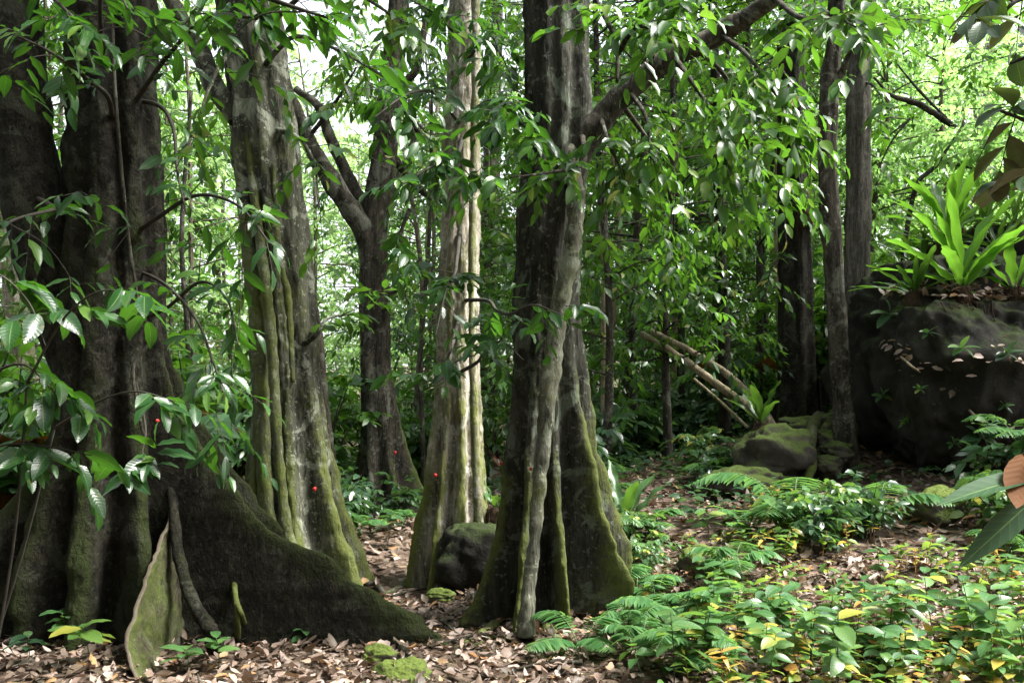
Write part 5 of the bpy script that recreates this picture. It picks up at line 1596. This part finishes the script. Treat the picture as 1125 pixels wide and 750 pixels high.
# ------------------------------------------------------------------ shoots close to the camera on the left
def hanging_shoot(label, pts, n, L, seed, mat='leaf_near', ratio=.21, k=6, name='sapling', base=None):
    t = thing(name, label, 'sapling', base if base is not None else pts[0])
    wood, leaf = MB(), MB()
    if base is not None:
        tube(wood, [np.asarray(base) - [0, 0, .1], (np.asarray(base) + pts[0]) / 2 + [.05, 0, 0.05], pts[0]], [.009, .007, .006], n=20, seg=8)
    branch(wood, leaf, pts, .007, .003, n, L=L, ln=.24, k=k, T=HI, t0=.15, seed=seed, ratio=ratio, wave=.12, rod=.002, hang=.35)
    wood.build('stem', M['twig'], t)
    leaf.build('leaf_spray', [M[mat], M['twig']], t)
g = ground_at(60, 745)
hanging_shoot('sapling with a flat spray of large glossy leaves against the dark stems', [at(30, 420, 4.4), at(70, 350, 4.3), at(110, 320, 4.2), at(150, 325, 4.1)], 8, .165, 1, base=(pxd(-20, 4.6), 4.6, g1(pxd(-20, 4.6), 4.6)))
hanging_shoot('low sapling whose leaves hang before the foot of the huge dark tree', [at(60, 470, 4.6), at(110, 440, 4.5), at(150, 430, 4.4), at(190, 440, 4.4)], 5, .145, 2, base=(pxd(-30, 4.9), 4.9, g1(pxd(-30, 4.9), 4.9)))
hanging_shoot('thin shoot with drooping leaves in the middle of the huge dark trunk', [at(150, 420, 5.2), at(160, 470, 5.0), at(158, 505, 4.9), at(190, 520, 4.8)], 7, .145, 3)
hanging_shoot('shadowy sapling filling the left edge', [at(-30, 420, 4.5), at(20, 400, 4.4), at(50, 420, 4.4), at(90, 470, 4.4)], 12, .145, 4, base=(pxd(-60, 4.7), 4.7, g1(pxd(-60, 4.7), 4.7)))
hanging_shoot('shadowy low sapling at the left edge with long leaves', [at(-40, 520, 4.6), at(0, 490, 4.5), at(50, 490, 4.4), at(100, 500, 4.4)], 10, .15, 5, base=(pxd(-80, 4.9), 4.9, g1(pxd(-80, 4.9), 4.9)))
hanging_shoot('upper sapling spray at the left edge', [at(-50, 330, 4.3), at(-10, 300, 4.2), at(30, 330, 4.2), at(50, 380, 4.2)], 9, .145, 6, base=(pxd(-90, 4.4), 4.4, g1(pxd(-90, 4.4), 4.4)))

# ------------------------------------------------------------------ big-leaved plants on the right edge
def big_leaf_plant():
    p = np.array([pxd(1215, 3.4), 3.4, 0.0])
    p[2] = g1(p[0], p[1])
    t = thing('large_leaved_plant', 'plant with huge ribbed drooping leaves, one brown underneath, reaching in at the right edge', 'plant', p)
    mb = MB()
    top = at(1175, 515, 3.3)
    tube(mb, [p - [0, 0, .1], (p + top) / 2 + [.05, 0, 0], top], [.02, .016, .012], n=24, seg=10)
    mb.build('stem', M['twig'], t)
    for tip, W, base, up, fo in (((1042, 541), .05, (1150, 520), (0, -.5, 1), .3), ((1066, 612), .05, (1150, 535), (.5, -.6, .8), .3), ((1114, 556), .055, (1124, 498), (.25, 1, .1), .12), ((1150, 640), .06, (1150, 560), (.5, 1, .2), .15),
                                 ((1230, 560), .08, (1160, 515), (0, 0, 1), .3), ((1190, 440), .08, (1165, 515), (0, .5, 1), .3)):
        a, b = at(*base, 3.3), at(*tip, 3.2)
        mb = MB()
        leaves(mb, a[None], (b - a)[None], np.array([up], float), np.linalg.norm(b - a) * 1.12, W, HI, 0, droop=.1, fold=fo, wave=0)
        tube(mb, [top, (top + a) / 2, a], [.008, .007, .005], n=8, seg=6, mi=1)
        mb.build('leaf', [M['leaf_brown'], M['twig']], t)
big_leaf_plant()
def big_leaf_tree():
    d = 4.4
    p = np.array([pxd(1255, d), d, g1(pxd(1255, d), d)])
    t = thing('large_leaved_tree', 'bough of dark oval leaves with brown undersides reaching in at the upper right edge', 'tree', p)
    mb = MB()
    tube(mb, [p - [0, 0, .2], at(1262, 450, d), at(1250, 250, d), at(1258, 50, d), at(1250, -250, d)], [.09, .075, .06, .05, .02], n=50, seg=14, rough=.12)
    mb.build('trunk', M['bark_fork'], t)
    wood, leaf = MB(), MB()
    for k, pts in enumerate(([at(1252, 260, d), at(1190, 180, 4.2), at(1140, 140, 4.1), at(1095, 120, 4.0)], [at(1255, 120, d), at(1190, 60, 4.2), at(1140, 60, 4.1), at(1110, 70, 4.1)], [at(1252, 330, d), at(1200, 250, 4.2), at(1150, 200, 4.1), at(1120, 190, 4.1)],
                             [at(1255, 20, d), at(1190, -20, 4.3), at(1120, 0, 4.2), at(1100, 20, 4.2)])):
        branch(wood, leaf, pts, .02, .006, 7, L=.16, ln=.2, k=5, T=OBO, subs=1, seed=k, ratio=.27, rod=.004, hang=.15, t0=.45, sub_len=.3)
    clump(leaf, at(1250, -300, d), (1, 1, .6), 30, k=6, L=.2, ratio=.25, T=MED)
    wood.build('limb', M['twig'], t)
    leaf.build('foliage', [M['leaf_bronze'], M['twig']], t)
big_leaf_tree()

# bright sprig over the slope, in front of the far trees
def bright_sapling():
    p = at(975, 300, 14.5)
    p[2] = g1(p[0], p[1])
    t = thing('sapling', 'leaning bare-limbed sapling with bright yellow-green sprays on the sunlit slope', 'sapling', p)
    leaf = MB()
    limb(t, M['bark_fork'], [p - [0, 0, .2], at(1000, 230, 14.2), at(1030, 180, 14), at(1060, 135, 14)], [.05, .04, .03, .02], n=30, seg=8, rough=.2)
    limb(t, M['bark_fork'], [at(1050, 140, 14), at(1010, 115, 14), at(980, 105, 14), at(960, 85, 14)], [.045, .05, .03, .015], n=30, seg=8, rough=.3)
    limb(t, M['bark_fork'], [at(1040, 130, 14), at(1010, 100, 14), at(985, 70, 14)], [.02, .02, .01], n=20, seg=6, rough=.3)
    limb(t, M['bark_fork'], [at(1025, 175, 14), at(1055, 182, 14), at(1080, 188, 13.8)], [.02, .02, .01], n=20, seg=6, rough=.3)
    limb(t, M['bark_fork'], [at(1000, 130, 14), at(980, 155, 14), at(965, 185, 14)], [.02, .015, .01], n=20, seg=6, rough=.3)
    for c, n in ((at(1060, 165, 13.7), 16), (at(1085, 150, 13.6), 12), (at(1030, 150, 13.8), 12)):
        clump(leaf, c, (.35, .35, .16), n, k=7, L=.15, ratio=.24, T=MED, ln=.3, hang=.25)
    leaf.build('foliage', BRI, t)
bright_sapling()

# ------------------------------------------------------------------ the walker far down the path
def skin_obj(name, verts, edges, mat, parent, sub=2, root=0):
    me = bpy.data.meshes.new(name)
    me.from_pydata([v[:3] for v in verts], edges, [])
    o = bpy.data.objects.new(name, me)
    COL.objects.link(o)
    m = o.modifiers.new('Skin', 'SKIN')
    sv = me.skin_vertices[0]
    for k, v in enumerate(verts):
        r = v[3]
        sv.data[k].radius = r if isinstance(r, tuple) else (r, r)
        sv.data[k].use_root = k == root
    m.use_smooth_shade = True
    s = o.modifiers.new('Sub', 'SUBSURF')
    s.levels = s.render_levels = sub
    me.materials.append(mat)
    o.parent = parent
    return o

def person():
    skin = plain_mat('tanned_skin', (.42, .24, .16), .55, .4, .08)
    white = plain_mat('white_cotton', (.75, .75, .76), .85, .2, .06)
    hairm = plain_mat('dark_hair', (.012, .009, .008), .5, .4, .3)
    redm = plain_mat('red_fabric', (.55, .03, .04), .7, .2, .15)
    sole = plain_mat('shoe', (.2, .2, .21), .7)
    x, d = pxd(539, 21), 21.0
    x = pxd(544, d)
    p = (x, d, g1(x, d))
    t = thing('person', 'person in white top and shorts with a red backpack, walking behind the trees', 'person', p)
    t.scale = (.98, .98, .98)
    # facing -X (walking left)
    V = [(0, 0, .88, (.115, .13)), (-.01, 0, 1.02, (.10, .115)), (-.02, 0, 1.18, (.105, .135)), (-.01, 0, 1.32, (.09, .13)), (-.02, 0, 1.40, (.052, .052)), (-.045, 0, 1.455, (.05, .05)), (-.07, 0, 1.53, (.088, .075)), (-.06, 0, 1.62, (.08, .07)), (-.165, 0, 1.535, (.014, .014)),
         (-.01, .15, 1.34, .05), (.06, .19, 1.10, .04), (-.08, .17, .93, .03), (-.12, .165, .87, .028),
         (-.01, -.15, 1.34, .05), (.14, -.19, 1.13, .04), (.13, -.19, .92, .03), (.10, -.19, .86, .028),
         (-.02, .085, .80, .085), (-.14, .09, .46, .055), (-.08, .09, .10, .036), (-.10, .09, .05, .036), (-.22, .09, .03, .028),
         (.02, -.085, .80, .085), (.04, -.09, .46, .055), (.24, -.09, .14, .036), (.26, -.09, .08, .036), (.16, -.09, .03, .028)]
    E = [(0, 1), (1, 2), (2, 3), (3, 4), (4, 5), (5, 6), (6, 7), (6, 8), (3, 9), (9, 10), (10, 11), (11, 12), (3, 13), (13, 14), (14, 15), (15, 16), (0, 17), (17, 18), (18, 19), (19, 20), (20, 21), (0, 22), (22, 23), (23, 24), (24, 25), (25, 26)]
    body = skin_obj('body', V, E, skin, t)
    # five fingers on each hand
    for s, w in ((1, (-.12, .165, .87)), (-1, (.10, -.19, .86))):
        for f in range(4):
            off = (f - 1.5) * .019
            w0 = np.array(w)
            q = [tuple(w0 + [-.01, off * .6, -.02]) + (.009,), tuple(w0 + [-.035, off, -.055]) + (.008,), tuple(w0 + [-.035, off, -.085 + abs(f - 1) * .006]) + (.007,), tuple(w0 + [-.02, off, -.105 + abs(f - 1) * .008]) + (.006,)]
            skin_obj('finger', q, [(0, 1), (1, 2), (2, 3)], skin, body, 1)
        q = [tuple(np.array(w) + [0, -s * .02, -.01]) + (.011,), tuple(np.array(w) + [-.03, -s * .045, -.035]) + (.009,), tuple(np.array(w) + [-.05, -s * .04, -.06]) + (.007,)]
        skin_obj('thumb', q, [(0, 1), (1, 2)], skin, body, 1)
    skin_obj('tank_top', [(0, 0, .86, (.135, .15)), (-.01, 0, 1.02, (.115, .13)), (-.02, 0, 1.18, (.12, .15)), (-.01, 0, 1.31, (.10, .13)), (-.015, 0, 1.36, (.07, .10))], [(0, 1), (1, 2), (2, 3), (3, 4)], white, t)
    skin_obj('shorts', [(0, 0, .88, (.13, .145)), (-.02, .085, .80, .105), (-.07, .09, .64, .095), (.02, -.085, .80, .105), (.03, -.09, .64, .095)], [(0, 1), (1, 2), (0, 3), (3, 4)], white, t)
    skin_obj('hair', [(-.02, 0, 1.62, (.095, .085)), (.005, 0, 1.56, (.085, .085)), (.035, 0, 1.48, (.05, .06)), (.06, 0, 1.36, (.035, .045)), (-.085, 0, 1.655, (.07, .065))], [(0, 1), (1, 2), (2, 3), (0, 4)], hairm, t)
    skin_obj('backpack', [(.16, 0, 1.30, (.07, .11)), (.19, 0, 1.16, (.10, .14)), (.18, 0, 1.02, (.09, .13))], [(0, 1), (1, 2)], redm, t)
    for s in (-1, 1):
        skin_obj('strap', [(.14, s * .1, 1.34, .014), (.0, s * .1, 1.405, .012), (-.09, s * .1, 1.3, .012), (-.06, s * .13, 1.15, .012), (.1, s * .14, 1.06, .012)], [(0, 1), (1, 2), (2, 3), (3, 4)], redm, t, 1)
        skin_obj('ear', [(-.045, s * .078, 1.55, .014), (-.04, s * .085, 1.52, .011)], [(0, 1)], skin, body, 1)
        skin_obj('eye', [(-.148, s * .032, 1.565, .008), (-.150, s * .036, 1.565, .007)], [(0, 1)], hairm, body, 1)
    skin_obj('mouth', [(-.152, -.02, 1.49, .006), (-.158, 0, 1.49, .007), (-.152, .02, 1.49, .006)], [(0, 1), (1, 2)], redm, body, 1)
    for q in ([(-.07, .09, .05, .045), (-.14, .09, .04, .045), (-.24, .09, .03, .035)], [(.28, -.09, .09, .045), (.22, -.09, .05, .045), (.14, -.09, .03, .035)]):
        skin_obj('shoe', q, [(0, 1), (1, 2)], sole, t, 1)
person()

# ------------------------------------------------------------------ light, sky, camera
SUN_EL, SUN_AZ = 56, 96        # azimuth from +Y (view direction) towards +X (right)
w = bpy.data.worlds.new('World')
scn.world = w
w.use_nodes = True
nt = w.node_tree
nt.nodes.clear()
b = NB(nt)
sky = b.n('ShaderNodeTexSky', sky_type='NISHITA')
sky.sun_disc = False
sky.sun_elevation = R(SUN_EL)
sky.sun_rotation = R(SUN_AZ)
sky.dust_density = 4.0
sky.air_density = 1.0
hs = b.n('ShaderNodeHueSaturation')
hs.inputs['Saturation'].default_value = .28
b.l(sky.outputs[0], hs.inputs['Color'])
bg = b.n('ShaderNodeBackground')
bg.inputs['Strength'].default_value = .11
b.l(hs.outputs[0], bg.inputs[0])
ow = b.n('ShaderNodeOutputWorld')
b.l(bg.outputs[0], ow.inputs[0])

sd = bpy.data.lights.new('sun', 'SUN')
sd.energy = 3.4
sd.angle = R(20)
sd.color = (1, .975, .92)
so = bpy.data.objects.new('sun', sd)
COL.objects.link(so)
dv = Vector((math.sin(R(SUN_AZ)) * math.cos(R(SUN_EL)), math.cos(R(SUN_AZ)) * math.cos(R(SUN_EL)), math.sin(R(SUN_EL))))
so.rotation_euler = (-dv).to_track_quat('-Z', 'Y').to_euler()
so.location = dv * 40

cam = bpy.data.cameras.new('camera')
cam.sensor_width = 36
cam.lens = 36 * F / 1125
cam.shift_y = (HY - 375) / 1125
cam.clip_end = 1000
cam.clip_start = .05
co = bpy.data.objects.new('camera', cam)
COL.objects.link(co)
co.location = (0, 0, EYE)
co.rotation_euler = (R(90), 0, 0)
scn.camera = co

scn.render.engine = 'CYCLES'
cy = scn.cycles
cy.use_denoising = True
cy.max_bounces = 7
cy.diffuse_bounces = 4
cy.glossy_bounces = 2
cy.transmission_bounces = 5
cy.transparent_max_bounces = 4
cy.sample_clamp_indirect = 6
cy.caustics_reflective = cy.caustics_refractive = False
cy.use_adaptive_sampling = True
cy.adaptive_threshold = .01
vs = scn.view_settings
vs.view_transform = 'Standard'
vs.look = 'None'
vs.gamma = 1
vs.use_curve_mapping = False
vs.exposure = 2.45
